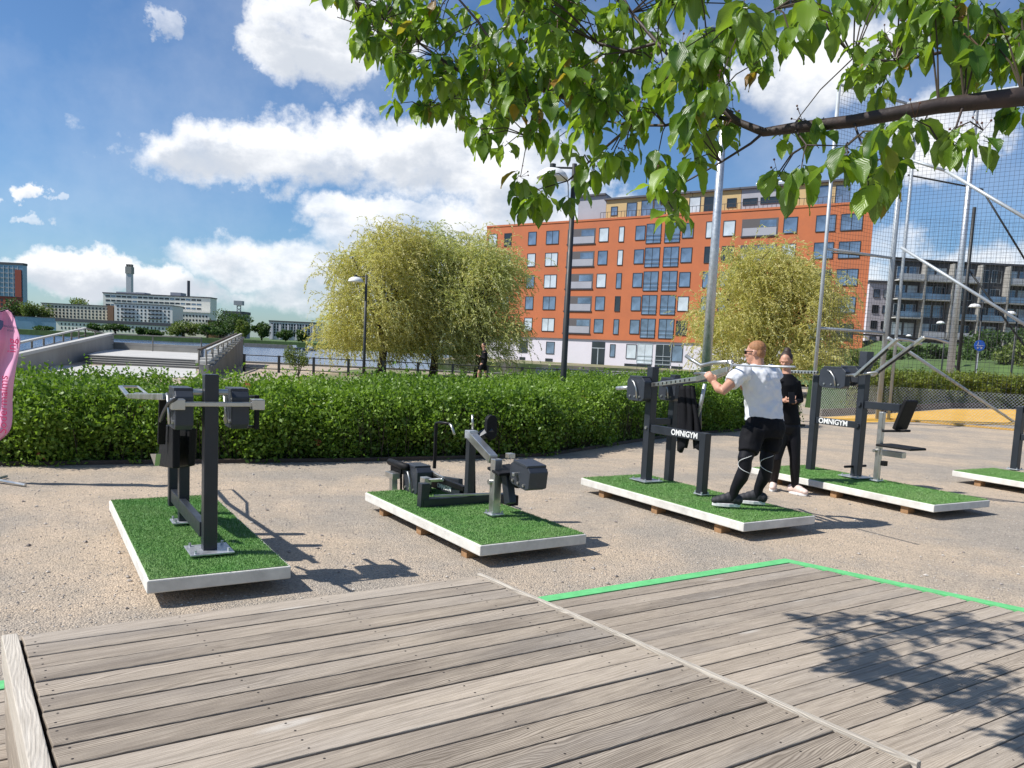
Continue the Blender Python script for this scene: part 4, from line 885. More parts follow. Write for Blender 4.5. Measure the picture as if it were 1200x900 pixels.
ftext('Södermalms', 4, 474, .118, M['magenta']); ftext('ing', 14, 405, .125, M['magenta'])
mb = MB(); mb.prism([P(x, y, Df-.072) for x, y in ((-3, 374), (4, 376), (4, 382), (1, 387), (-3, 384))], V((0, -.002, 0))); em = mb.build('emblem', M['navy'], fo)
text_part('Stockholms\nstad', P(12, 385, Df-.075), (1, 0, -.12), (0, 0, 1), .035, M['navy'], fo, depth=.0004)
# shrub in front of the railing
def shrub(px, D, w, h, label, mat='treeb', n=2500, sz=.07, zb=0., cat='shrub', group=None):
    x = P(px, 420, D).x; r_ = empty('shrub', (x, D, zb), label, cat, group)
    leaves('foliage', blob_points((x, D, zb+h*.55), (w/2, w/2, h*.5), n, 9), sz, M[mat], r_, .6)
    mb = MB(); 
    for i in range(5): mb.tube([(x, D, zb), (x+random.uniform(-.3, .3)*w, D+random.uniform(-.2, .2)*w, zb+h*.7)], [.02, .006], 5)
    mb.build('stem', M['twig'], r_)
shrub(350, 33, 1.3, 1.3, 'small yellow-green shrub in front of the railing, left of the lamp', n=1800)
# ================================================================== WILLOWS
def willow(px, D, zt, rad, label, mat, nstr, seed, depthr=None, squash=1.):
    rs = np.random.default_rng(seed); c = P(px, 420, D); x0, y0 = c.x, D; w = empty('willow_tree', (x0, y0, 0), label, 'tree', 'yellow-green willows on the quay')
    mb = MB(); base = V((x0, y0, 0)); limbs = []
    mb.tube([base-UPZ*.1, base+V((.05, 0, .7)), base+V((.1*squash, 0, 1.6))], [.24, .19, .17], 12)
    for i in range(13):
        a = 2*math.pi*i/13+rs.uniform(-.3, .3); r1 = rad*rs.uniform(.3, .72); zz = zt*rs.uniform(.6, .93)
        p0 = base+V((.1, 0, rs.uniform(1., 1.9))); p3 = base+V((math.cos(a)*r1, math.sin(a)*r1*(depthr or 1), zz)); p1 = p0.lerp(p3, .35)+UPZ*.35; p2 = p0.lerp(p3, .7)+UPZ*.3
        mb.tube([p0, p1, p2, p3], [.11, .075, .05, .018], 7, False); limbs.append((p1, p2, p3))
        for q in range(4):
            s0 = p1.lerp(p3, rs.uniform(.2, 1)); s1 = s0+V((rs.uniform(-.9, .9), rs.uniform(-.9, .9), rs.uniform(.2, .9))); mb.tube([s0, s0.lerp(s1, .5)+UPZ*.1, s1], [.03, .018, .008], 5, False)
    mb.build('trunk', M['bark'], w, True)
    # arching, hanging strands gathered in tufts all over a lobed dome
    per = 24; nt = int(nstr/per); pts = []; ax = []; rv = []
    for k_ in range(nt):
        a = rs.uniform(0, 2*math.pi); rr = rs.uniform(0, 1)**.5; lobe = 1+.13*math.sin(3*a+seed)+.12*math.sin(5*a+2*seed)
        dome = math.sqrt(max(.0, 1-rr**2.4)); u_ = rs.uniform(0, 1)
        if u_ >= .5: rr = max(rr, .45)
        tz = 1.1+(zt-1.1)*(dome*rs.uniform(.80, 1.03) if u_ < .5 else rs.uniform(.0, .85)*max(dome, .45))
        tx_, ty = math.cos(a)*rr*rad*lobe, math.sin(a)*rr*rad*lobe*(depthr or 1); tx_ += .35*math.sin(tz*2.1+seed)
        tone = rs.uniform(0, 1); base_r = rs.uniform(.2, .55); out = V((math.cos(a), math.sin(a), 0))
        for q in range(per):
            L = rs.uniform(.35, 1.35); n_ = int(L/.045); o_ = rs.normal(size=3)*np.array([base_r, base_r, .3])
            p = np.array([x0+tx_, y0+ty, tz])+o_; v_ = np.array([out.x*.5+rs.normal()*.6+.25, out.y*.5+rs.normal()*.5, .75+rs.normal()*.45])
            for s_ in range(n_):
                v_ = v_*.93+np.array([.02, 0, -.10]); v_ /= max(1e-6, np.linalg.norm(v_)); p = p+v_*.045
                if p[2] < .35: break
                pts.append(p.copy()); ax.append(v_.copy()); rv.append(min(1, max(0, tone*.55+rs.uniform(0, .45))))
    leaves('crown', np.array(pts), .125, M[mat], w, .30, axis=np.array(ax), jit=.65, rndv=np.array(rv))
willow(447, 38.5, 6.8, 2.4, 'leftmost willow, broad and golden, behind the park lamp', 'willow', 5000, 1)
willow(508, 40, 6.9, 2.1, 'middle willow of the left clump, between the other two', 'willow2', 4400, 2)
willow(560, 38.8, 6.6, 1.6, 'slender willow at the right of the left clump, in front of the orange building corner', 'willow2', 3200, 3)
willow(896, 38, 6.6, 3.0, 'round golden willow behind the man, in front of the orange building', 'willow', 6400, 4)
# ================================================================== GENERIC TREES FAR AWAY
def tree(px, py_top, D, w, label, mat='tree', zb=-.5, n=2600, sz=None, grp='trees on the far shore', name='tree'):
    t = P(px, py_top, D); h = t.z-zb; r_ = empty(name, (t.x, D, zb), label, 'tree', grp)
    mb = MB(); mb.tube([(t.x, D, zb), (t.x, D, zb+h*.5)], [w*.04, w*.02], 7)
    for i in range(4): a = i*1.6; mb.tube([(t.x, D, zb+h*.25), (t.x+math.cos(a)*w*.25, D+math.sin(a)*w*.25, zb+h*.65)], [w*.02, w*.008], 5)
    mb.build('trunk', M['bark'], r_)
    leaves('crown', blob_points((t.x, D, zb+h*.52), (w/2, w/2, h*.5), n, 12), sz or max(.25, D*.0022), M[mat], r_, .7)
for px, py, D, w, mt, lb in ((168, 347, 480, 10, 'tree', 'dark tree left of the cream building'), (158, 352, 480, 9, 'tree', 'dark spiky tree above the left wing'), (92, 346, 500, 24, 'treeb', 'bright round tree above the cream building'),
    (18, 352, 430, 20, 'tree', 'green tree beside the pink flag'), (40, 353, 430, 18, 'treeb', 'bright green tree right of the flag'), (258, 362, 440, 22, 'tree', 'dark tree at the right end of the factory'), (277, 366, 430, 18, 'tree', 'dark tree behind the stair rail'),
    (285, 376, 415, 10, 'treeb', 'small bright tree at the water'), (307, 378, 425, 12, 'tree', 'green tree before the far white row'), (335, 386, 420, 8, 'tree', 'low tree at the shore near the boat'), (355, 387, 420, 7, 'tree', 'low tree at the shore beside the willow'),
    (112, 380, 405, 10, 'tree', 'low tree below the cream building'), (135, 379, 405, 16, 'tree', 'low wide tree under the factory'), (180, 387, 405, 11, 'tree', 'small tree in front of the factory base'), (215, 377, 405, 22, 'treeb', 'broad bright tree in front of the factory'), (243, 381, 402, 16, 'tree', 'dense tree right of the broad bright one'),
    (52, 383, 402, 10, 'tree', 'small tree on the left bank'), (165, 384, 404, 8, 'tree', 'tiny tree between the low ones')):
    tree(px, py, D, w, lb, mt)
for px, py, D, w, mt, lb in ((1180, 382, 70, 9, 'tree', 'leafy tree on the slope at the right edge behind the cage'), (1085, 402, 75, 5, 'tree', 'small green tree left of the tall pale mast'), (1150, 408, 66, 5, 'tree', 'green bush-like tree below the round blue sign'), (1052, 412, 80, 4, 'tree', 'low dark tree beside the cage post'), (1215, 395, 60, 6, 'treeb', 'bright tree cut off at the right edge')):
    tree(px, py, D, w, lb, mt, zb=1.2, n=6000, sz=.22, grp='trees on the slope')
tree(1008, 410, 70, 3.4, 'small tree behind the orange building right end', 'treeb', zb=0, n=3000, sz=.2, grp='trees on the slope')
# ================================================================== BUILDINGS
M['blind'] = pm('pale_blind_glass', (.5, .55, .58), .15, 0, .25, .4)
M['glassd'] = pm('dark_glass', (.03, .04, .05), .08, .2, .3, .3)
class Facade:
    def __init__(s, root, o, e, cap=100):
        s.root = root; s.o = V(o); s.e = V(e).normalized(); s.n = V((s.e.y, -s.e.x, 0)); s.cache = {}; s.k = 0; s.cap = cap; s.extra = MB()
        if s.n.y > 0: s.n = -s.n
    def at(s, a, z, out=0.): return s.o+s.e*a+s.n*out+UPZ*z
    def hit(s, px, py): q = PL(px, py, s.o, s.n); return (q-s.o).dot(s.e), q.z
    def box(s, mb, a0, a1, z0, z1, o0, o1):
        return mb.box(s.at((a0+a1)/2, (z0+z1)/2, (o0+o1)/2), s.e*(a1-a0)/2, s.n*(o1-o0)/2, UPZ*(z1-z0)/2)
    def win(s, a, z, w, h, mul=1, frame='frame', pane=None, rail=False, t=.07):
        pane = pane or random.choice(['glassb', 'glassb', 'glassd', 'blind'])
        s.k += 1
        if s.k > s.cap:
            s.box(s.extra, a-w/2, a+w/2, z-h/2, z+h/2, .01, .05); return
        key = (round(w, 2), round(h, 2), mul, frame, rail)
        if key not in s.cache:
            mb = MB(); E_ = s.e; N_ = s.n
            def bx(x0, x1, z0, z1, o0, o1): mb.box(E_*((x0+x1)/2)+N_*((o0+o1)/2)+UPZ*((z0+z1)/2), E_*((x1-x0)/2), N_*((o1-o0)/2), UPZ*((z1-z0)/2))
            bx(-w/2, w/2, h/2-t, h/2, 0, .06); bx(-w/2, w/2, -h/2, -h/2+t, 0, .09); bx(-w/2, -w/2+t, -h/2+t, h/2-t, 0, .06); bx(w/2-t, w/2, -h/2+t, h/2-t, 0, .06)
            for i in range(1, mul): x = -w/2+w*i/mul; bx(x-t*.4, x+t*.4, -h/2+t, h/2-t, 0, .05)
            if rail:
                for zz in (-.1*h, -.3*h): bx(-w/2, w/2, zz-.03, zz+.03, .1, .13)
            me = mb.mesh('window', M[frame]); mp_ = MB(); q = E_*(w/2-t); mp_.add([-q-UPZ*(h/2-t)+N_*.02, q-UPZ*(h/2-t)+N_*.02, q+UPZ*(h/2-t)+N_*.02, -q+UPZ*(h/2-t)+N_*.02], [(0, 1, 2, 3)])
            s.cache[key] = (me, {p: mp_.mesh('pane', M[p]) for p in ('glassb', 'glassd', 'blind')})
        me, pm_ = s.cache[key]; o = link('window', me, s.root); o.location = o.location+s.at(a, z)
        c = bpy.data.objects.new('pane', pm_[pane]); COL.objects.link(c); c.parent = o
        return o
    def done(s, mat='glassb'):
        if s.extra.v: s.extra.build('windows', M[mat], s.root)['kind'] = 'stuff'
# ---- orange apartment block
O0 = V((2.92, 113, 0)); E0 = V((34.7, -25, 0)).normalized()
ob = empty('apartment_building', (10, 108, 0), 'long orange rendered apartment block with a white ground floor and beige set-back top floor', 'building', 'apartment blocks')
fc = Facade(ob, O0, E0, 100)
sL = fc.hit(568, 330)[0]; sR = fc.hit(1017, 330)[0]; Z1 = 19.0
dn = V((.36, .933, 0))*14
mb = MB(); mb.prism([fc.at(sL, 3.3), fc.at(sR, 3.3), fc.at(sR, Z1), fc.at(sL, Z1)], dn); mb.build('wall', M['orange'], ob)
mb = MB(); fc.box(mb, sL, sR, Z1, Z1+.25, -.5, .08); mb.build('parapet', M['orange'], ob)
mb = MB(); mb.prism([fc.at(sL+.3, -.3, -.25), fc.at(sR-.3, -.3, -.25), fc.at(sR-.3, 3.3, -.25), fc.at(sL+.3, 3.3, -.25)], dn*.93); gf = mb.build('ground_floor_wall', M['whitewall'], ob)
ZR = [17.1, 14.1, 11.1, 8.1, 5.1]
sx = lambda px: fc.hit(px, 330)[0]
def zx(x): return 560+x/2.553
cols = [(45, 253, 1.6), (90, 253, 1.3), (160, 316, 1.4), (220, 316, 2.1), (373, 311, 1.45), (426, 308, .8), (482, 305, 1.4), (624, 298, 1.5), (687, 295, .8), (747, 292, 1.5), (930, 280, 1.6), (1035, 278, 2.15), (1113, 268, 2.3)]
for x, y, w in cols:
    a, z_ = fc.hit(zx(x), 180+y/2.553)
    for k_, z in enumerate(ZR):
        if x in (45, 90) and k_ > 3: continue
        fc.win(a, z+(0 if w > 1.2 else -.05), w, 1.85 if w > 1. else 2.0, 2 if w > 1.8 else 1)
for x, y in ((522, 302), (578, 300)):
    a, z_ = fc.hit(zx(x), 180+y/2.553)
    for z in ZR: fc.win(a, z-.15, 2.1, 2.5, 2, rail=True, pane='glassb')
for x0, x1, y, nz in ((265, 348, 316, 5), (785, 893, 285, 2)):
    a0, _ = fc.hit(zx(x0), 180+y/2.553); a1, _ = fc.hit(zx(x1), 180+y/2.553)
    for z in ZR[:nz]:
        mb = MB(); fc.box(mb, a0, a1, z-1.05, z+.95, .0, .02); rc = mb.build('balcony_shade_panel', M['shadepanel'], ob)  # flat panel on the wall; the balcony's inner shade is put into its colour
        mb = MB(); fc.box(mb, a0+.15, a1-.15, z-1.0, z-.1, .04, .07); mb.build('balcony_rail', M['greyclad'], rc)
        mb = MB(); fc.box(mb, a0-.05, a1+.05, z-1.18, z-1.03, .0, .12); mb.build('slab_edge', M['frame'], rc)
        mb = MB(); fc.box(mb, a0+(a1-a0)*.5, a1-.2, z-.05, z+.75, .021, .032); mb.build('balcony_window', M['glassb'], rc)
fc.o = fc.o-fc.n*.25
for x, w, h in ((137, 1.4, 1.7), (217, 1.4, 1.7), (404, .8, 1.7), (460, 1.5, 1.9), (598, 1.5, 2.1)): a, _ = fc.hit(zx(x), 405); fc.win(a, 1.9, w, h)
for x in (500, 556): a, _ = fc.hit(zx(x), 407); fc.win(a, 1.7, 2.2, 2.6, 2, frame='galvpost', rail=True)
for x, w in ((133, 1.), (213, 1.2), (458, 1.8), (498, 2.1), (553, 2.1), (597, 1.5)): a, _ = fc.hit(zx(x), 420); fc.win(a, -.1 if x > 300 else .0, w, .8, 1, pane='glassd')
a, _ = fc.hit(zx(360), 412); mb = MB(); fc.box(mb, a-1., a+1., -.2, 3.0, .0, .05); dr = mb.build('door', M['glassd'], ob)
mb = MB(); fc.box(mb, a-.06, a+.06, -.2, 2.1, .05, .08); fc.box(mb, a-1., a+1., 2.1, 2.2, .05, .08); mb.build('door_frame', M['galvpost'], dr)
fc.o = fc.o+fc.n*.25
# set-back top floor, beige and grey
f2_ = fc; f2_.o = fc.o-fc.n*1.6
for x0, x1, z1, mt in ((300, 384, 22.6, 'greyclad'), (384, 640, 21.9, 'beige'), (640, 786, 21.9, 'beige'), (786, 905, 21.9, 'greyclad'), (905, 1100, 21.9, 'beige')):
    a0, _ = fc.hit(zx(x0), 245); a1, _ = fc.hit(zx(x1), 240)
    mb = MB(); mb.prism([fc.at(a0, Z1-.2), fc.at(a1, Z1-.2), fc.at(a1, z1), fc.at(a0, z1)], dn*.64); tf = mb.build('top_floor_wall', M[mt], ob)
    mb = MB(); a1 += .2 if x1 == 1100 else -.01; mb.prism([fc.at(a0-.2, z1, .35), fc.at(a1, z1, .35), fc.at(a1, z1+.22, .35), fc.at(a0-.2, z1+.22, .35)], dn*.67); mb.build('roof_edge', M['roofd'], tf)
fc.cap += 16; fc.k = 100
for x, w, h in ((410, 1., 1.2), (462, 1.5, 1.9), (508, 1.7, 2.2), (546, 1.7, 2.2), (650, 1.5, 2.1), (697, 1.7, 1.9), (760, 1.2, 1.1), (815, 1.8, .8), (878, 2.6, .8), (1022, 1.9, 2.4), (1090, 1.6, 2.2)):
    a, _ = fc.hit(zx(x), 235); fc.win(a, 20.4, w, h)
mb = MB(); a0, _ = fc.hit(zx(385), 245); a1, _ = fc.hit(zx(1100), 240)
for i in range(60): t = a0+(a1-a0)*i/59; fc.box(mb, t-.02, t+.02, Z1+.2, Z1+1.0, 1.5, 1.54)
fc.box(mb, a0, a1, Z1+1.0, Z1+1.05, 1.49, 1.55); mb.build('terrace_rail', M['frame'], ob)
fc.done()
for (x, w_) in ((520, 3.), (800, 4.)):
    a, _ = fc.hit(zx(x), 240); mb = MB(); fc.box(mb, a, a+w_, 22.1, 23.2, -6, -3); mb.build('roof_unit', M['galv'], ob, bevel=.05)
# ---- right-hand dark block with balconies
def flat_building(name, px0, px1, py_l, D, zb, label, mat, depth=14, tilt=0., grp='buildings', roof='roofd', rh=.35, dv=None):
    a = P(px0, 400, D); b = P(px1, 400, D); a.z = b.z = 0; e = (b-a); e.z = 0
    r_ = empty(name, (a.x, D, zb), label, 'building', grp); f_ = Facade(r_, a, e); zt = P((px0+px1)/2, py_l, D).z; L = e.length
    mb = MB(); mb.prism([f_.at(0, zb), f_.at(L, zb), f_.at(L, zt), f_.at(0, zt)], dv*depth if dv else -f_.n*depth); mb.build('wall', M[mat], r_)
    mb = MB(); mb.prism([f_.at(-.3, zt, .4), f_.at(L+.3, zt, .4), f_.at(L+.3, zt+rh, .4), f_.at(-.3, zt+rh, .4)], dv*(depth+.5) if dv else -f_.n*(depth+.7)); mb.build('roof', M[roof], r_)
    return r_, f_, L, zt
r_, f_, L, zt = flat_building('apartment_building', 1040, 1330, 312, 137, 1.5, 'long dark glazed apartment block with rows of balconies, seen through the cage net', 'darkwall', 16, grp='apartment blocks', dv=V((.43, .90, 0)))
n = 9; bw = L/n
for k_ in range(5):
    z = zt-1.9-k_*3.15
    for i in range(n):
        for q in (0, 1):
            f_.win((i+.28+.44*q)*bw, z, bw*.36, 2.1, 2, frame='galvpost', pane=random.choice(['glassb', 'blind', 'glassd', 'glassb']))
    for i in range(n):
        if (i+k_) % 4 == 3: continue
        mb = MB(); f_.box(mb, i*bw+.25, (i+1)*bw-.25, z-1.45, z-1.25, .02, 1.7); bl = mb.build('balcony', M['concl'], r_)
        mb = MB(); f_.box(mb, i*bw+.25, (i+1)*bw-.25, z-1.2, z-.3, 1.62, 1.68); mb.build('balcony_rail', M['balc'] if (i*3+k_) % 3 == 0 else M['glassb'], bl)
    for i in range(n+1): pass
for i in range(1, n): mb = MB(); f_.box(mb, i*bw-.12, i*bw+.12, 1.5, zt-.2, .02, 1.75); mb.build('pier', M['concg'], r_)
f_.done()
r_, f_, L, zt = flat_building('apartment_building', 1013, 1043, 331, 150, 0, 'narrow white rendered house between the orange block and the dark block', 'whitewall', 12, grp='apartment blocks')
for k_ in range(6):
    for i in range(2): f_.win(L*(.3+.4*i), zt-2-k_*2.9, 1.2, 1.5, 1)
# ---- factory group on the far shore
def rows(f_, L, z_top, z_bot, nr, nc, w, h, a0=.03, a1=.97, **k):
    for r in range(nr):
        for c in range(nc): f_.win(L*(a0+(a1-a0)*(c+.5)/nc), z_top+(z_bot-z_top)*((r+.5)/nr), w, h, 1, **k)
Zs = -.6
def zof(px, py, D): return P(px, py, D).z
r_, f_, L, zt = flat_building('factory_building', 121, 246, 346.5, 470, Zs, 'tall pale factory block with long window bands, a chimney behind it', 'creamw', 10, grp='factory buildings', rh=.6)
for k_ in range(5):
    z = zt-1.5-k_*2.5
    for i in range(18): f_.win(L*(.02+.9*(i+.5)/18), z, L*.9/18*.86, 1.15, 1, frame='balc', pane='glassd' if random.random() < .6 else 'glassb', t=.08)
f_.done('glassd')
for px0, px1, py, hh in ((163, 173, 343, 5), (203, 215, 343, 5.), (140, 150, 346, 3), (150, 163, 345.5, 3)):
    a = (P(px0, py, 478).x); b = P(px1, py, 478).x; mb = MB(); zz = zof(px0, py, 478); mb.ab(a, b, 474, 482, zt, max(zz, zt+1.5)); mb.build('roof_unit', M['greyclad'], r_)
for px, py, w in ((221, 329, 1.9),): x = P(px, py, 476).x; mb = MB(); mb.tube([(x, 476, zt), (x, 476, zof(px, py, 476))], w*.45, 10); mb.build('flue', M['roofd'], r_)
x = P(152, 312, 520).x; ch = empty('chimney', (x, 520, Zs), 'tall grey concrete chimney with a wider head behind the factory', 'chimney'); zz = zof(152, 312, 520)
mb = MB(); mb.box((x, 520, (zz-4)/2), (1.6, 0, 0), (0, 1.6, 0), (0, 0, (zz-4)/2)); mb.build('shaft', M['balc'], ch); mb = MB(); mb.box((x, 520, zz-2.6), (2.0, 0, 0), (0, 2.0, 0), (0, 0, 2.2)); mb.build('chimney_head', M['concg'], ch)
mb = MB()
for q in (-1.4, 0, 1.4): mb.box((x+q, 520, zz+.3), (.35, 0, 0), (0, 1.3, 0), (0, 0, .9))
mb.build('cap', M['concd'], ch)
r_, f_, L, zt = flat_building('factory_building', 49, 130, 357.2, 440, Zs, 'long cream building with small dark windows, left of the factory', 'cream', 14, grp='factory buildings')
rows(f_, L, zt-.6, zt-7.4, 4, 17, .95, 1.0, .08, .98, pane='glassd'); mb = MB(); mb.ab(P(128, 370, 438).x, P(135, 370, 438).x, 436, 446, Zs, zof(128, 358, 438)); mb.build('stair_tower', M['brown'], r_)
r_, f_, L, zt = flat_building('factory_building', 134, 202, 357, 436, Zs, 'white factory wing with balconies in front of the tall block', 'creamw', 14, grp='factory buildings')
rows(f_, L, zt-.4, zt-9.6, 5, 14, .85, .95, pane='glassd'); 
for k_ in range(3):
    for a in (.24, .7): mb = MB(); f_.box(mb, L*a-3.6, L*a+3.6, zt-2.9-k_*2.3, zt-2.5-k_*2.3, .02, .8); mb.build('balcony', M['frame'], r_)
f_.done()
r_, f_, L, zt = flat_building('factory_building', 200, 245, 366, 462, Zs, 'right lower part of the factory with small square windows', 'creamw', 6, grp='factory buildings', roof='creamw', rh=.2)
rows(f_, L, zt-.8, zt-8, 3, 11, .9, 1.0, pane='glassd'); f_.done()
r_, f_, L, zt = flat_building('factory_building', 66, 206, 379.5, 418, Zs, 'low white building with a dark roof at the water below the factory', 'creamw', 10, grp='factory buildings', rh=1.6)
rows(f_, L, zt-.3, zt-4.4, 2, 30, .7, 1.1, pane='glassd'); f_.done()
r_, f_, L, zt = flat_building('low_building', 18, 68, 372, 425, Zs, 'low green-grey flat building on the left bank', 'towerglass', 12, grp='far waterfront buildings')
r_, f_, L, zt = flat_building('house', 243, 257, 376, 445, Zs, 'small brown house right of the factory', 'brown', 10, grp='far waterfront buildings')
r_, f_, L, zt = flat_building('house', 262, 285, 368, 560, Zs, 'grey roofed building on the rise behind dark trees', 'greyclad', 14, grp='far waterfront buildings', rh=2)
x = P(280, 358, 560).x; am = empty('mast', (x, 560, Zs), 'thin lattice mast beyond the dark trees', 'mast'); mb = MB()
zz = zof(280, 356, 560)
for q in (-1, 1): mb.bar((x+q*1.6, 560, Zs), (x+q*1.2, 560, zz), .5, .5)
for i in range(9): z0 = zz*i/9; mb.bar((x-1.5, 560, z0), (x+1.5, 560, z0+zz/9), .35, .35); mb.bar((x+1.5, 560, z0), (x-1.5, 560, z0+zz/9), .35, .35)
mb.build('lattice', M['greyclad'], am); mb = MB(); mb.ab(x-3, x+3, 558, 562, zz-1, zz+2); mb.build('platform', M['greyclad'], am)
r_, f_, L, zt = flat_building('apartment_building', 315, 372, 378, 640, Zs, 'distant row of pale apartment blocks across the water', 'balc', 14, grp='far waterfront buildings', rh=1)
rows(f_, L, zt-1, 2, 5, 16, 1.4, 1.8, pane='glassd'); 
for i in range(6): mb = MB(); f_.box(mb, L*(i+.3)/6, L*(i+.5)/6, 0, zt-2, .02, 1); mb.build('bay', M['whitewall'], r_)
f_.done()
r_, f_, L, zt = flat_building('tower_block', -60, 28, 309, 700, Zs, 'tall blue glass office tower with a red stripe at the left edge', 'towerglass', 6, grp='far waterfront buildings', rh=2)
for k_ in range(14): mb = MB(); f_.box(mb, 0, L*.93, zt-3.5-k_*4.2, zt-2.6-k_*4.2, .02, .4); mb.build('floor_band', M['greyclad'], r_)
for a in range(16): mb = MB(); f_.box(mb, L*a/16-.2, L*a/16+.2, 5, zt-1, .41, .7); mb.build('mullion', M['balc'], r_)
mb = MB(); f_.box(mb, L*.9, L*.985, 5, zt-4, .71, .9); mb.build('stripe', M['red'], r_)
r_, f_, L, zt = flat_building('house', -20, 13, 347, 560, Zs, 'red brick building below the glass tower', 'red', 14, grp='far waterfront buildings')
rows(f_, L, zt-1, 8, 4, 5, 1.6, 2, pane='glassd')
for px, w, lb in ((345, 4.2, 'small dark motor boat on the water, left of the other one'), (363, 5.5, 'dark boat moored near the willow'), ):
    c_ = P(px, 404, 300); c_.z = -3; bt = empty('boat', c_, lb, 'boat', 'boats on the water'); mb = MB(); h_ = V((w/2, 0, 0)); mb.prism([c_-h_, c_+h_*.8, c_+h_*1.2+UPZ*1.0, c_-h_+UPZ*.9], (0, 1.6, 0)); mb.build('hull', M['hull'], bt); mb = MB(); mb.prism([c_-h_*.4+UPZ*.9+V((0, .3, 0)), c_+h_*.4+UPZ*.9+V((0, .3, 0)), c_+h_*.2+UPZ*1.9+V((0, .3, 0)), c_-h_*.4+UPZ*1.9+V((0, .3, 0))], (0, 1., 0)); mb.build('cabin', M['white'], bt)
mb = MB(); a = P(286, 403, 330); b = P(342, 404, 330); mb.ab(a.x, b.x, 330, 333, -3.2, -1.5); tag(mb.build('pier', M['concd']), 'long low dark pier across the water', 'pier')
# ---- waterfront amphitheatre on the left
am = empty('waterfront_terrace', (-18, 36, 0), 'stepped concrete waterfront terrace with sloping side walls and handrails', 'terrace')
def g2(px, py, z): q = G(px, py, z); return q
t1 = [g2(40, 442, .02), g2(231, 442, .02), g2(229, 428.5, .02), g2(64, 428.5, .02)]
mb = MB(); mb.prism([V((q.x, q.y, -.5)) for q in t1], (0, 0, .52)); mb.build('lower_terrace', M['concl'], am)
yA = g2(150, 428.5, .02).y; yB = yA+1.6
for i in range(4):
    z = .02+.085*(i+1); y = yA+.4*i; xl = P(104-i*1.2, 425, y).x; xr = P(232, 425, y).x
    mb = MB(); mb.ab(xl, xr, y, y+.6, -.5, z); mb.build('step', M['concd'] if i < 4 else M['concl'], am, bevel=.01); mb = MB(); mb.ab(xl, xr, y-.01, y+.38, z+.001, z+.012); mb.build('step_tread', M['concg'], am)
zU = .38; y2 = 52; mb = MB(); mb.prism([V((P(102, 420, yB).x, yB, -.5)), V((P(232, 420, yB).x, yB, -.5)), V((P(232, 420, y2).x, y2, -.5)), V((P(128, 420, y2).x, y2, -.5))], (0, 0, zU+.5)); mb.build('upper_terrace', M['concl'], am)
mb = MB(); a = P(118, 400, 50); b = P(236, 400, 50); mb.ab(a.x, b.x, 50, 50.4, -.5, P(180, 403, 50).z); mb.build('back_wall', M['concg'], am)
lA = V((P(-40, 430, 22).x, 22, 0)); lB = V((P(128, 400, 50).x, 50, 0)); zA = P(20, 422, 25).z; zB = P(128, 392, 50).z; nl_ = V((1, -.1, 0))*.3
mb = MB(); mb.prism([lA-UPZ*.5, lB-UPZ*.5, V((lB.x, lB.y, zB)), V((lA.x, lA.y, zA-.1))], nl_); mb.build('side_wall', M['concg'], am)
mb = MB(); mb.prism([V((lA.x-.04, lA.y, zA-.097)), V((lB.x-.04, lB.y, zB+.003)), V((lB.x-.04, lB.y, zB+.12)), V((lA.x-.04, lA.y, zA+.02))], nl_*1.4); mb.build('coping', M['concl'], am)
rl0 = P(-20, 411, 24); rl1 = P(100, 384.5, 44); rl2 = P(122, 391, 49); rl3 = P(236, 396, 49)
for q0, q1 in ((rl0, rl1), (rl1, rl2), (rl2, rl3)):
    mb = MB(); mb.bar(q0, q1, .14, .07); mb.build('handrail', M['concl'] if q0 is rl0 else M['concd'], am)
    L_ = (q1-q0).length; nn_ = max(1, int(L_/2.2))
    for i in range(nn_+1): p_ = q0.lerp(q1, i/nn_); mb = MB(); mb.bar(p_-UPZ*.95, p_, .07, .04); mb.build('rail_post', M['concd'], am)
    for dz in (-.35, -.65): mb = MB(); mb.bar(q0+UPZ*dz, q1+UPZ*dz, .025, .025); mb.build('rail_wire', M['concd'], am)
# stair flank on the right of the terrace
s0 = P(233, 441, 29); s1 = P(277, 396, 45)
s0.z = 0; zt0 = P(234, 427, 29).z; zt1 = P(277, 395, 45).z
mb = MB(); mb.prism([V((s0.x, 29, -.5)), V((s1.x, 45, -.5)), V((s1.x, 45, zt1)), V((s0.x, 29, zt0))], (.35, .05, 0)); mb.build('stair_wall', M['concg'], am)
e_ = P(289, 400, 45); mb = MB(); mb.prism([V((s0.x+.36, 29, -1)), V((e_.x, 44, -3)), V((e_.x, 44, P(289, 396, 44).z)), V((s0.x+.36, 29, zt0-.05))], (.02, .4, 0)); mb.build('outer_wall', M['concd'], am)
for i in range(12):
    t = (i+.5)/12; p_ = V((s0.x, 29, zt0)).lerp(V((s1.x, 45, zt1)), t); mb = MB(); mb.box(p_+V((.15, 0, .03)), (.22, 0, 0), (0, .38, 0), (0, 0, .05)); mb.build('stair_step', M['concl'], am, bevel=.01)
for off, mt in ((0, 'red'), (.28, 'concl')):
    q0 = P(233, 410, 29)+V((off, 0, 0)); q1 = P(277, 391, 45)+V((off, 0, 0)); mb = MB(); mb.bar(q0, q1, .09, .07); mb.build('handrail', M['timber'] if mt == 'red' else M['concl'], am)
    for i in range(9): p_ = q0.lerp(q1, i/8); mb = MB(); mb.bar(p_-UPZ*.55, p_, .05, .04); mb.build('rail_post', M['concd'], am)
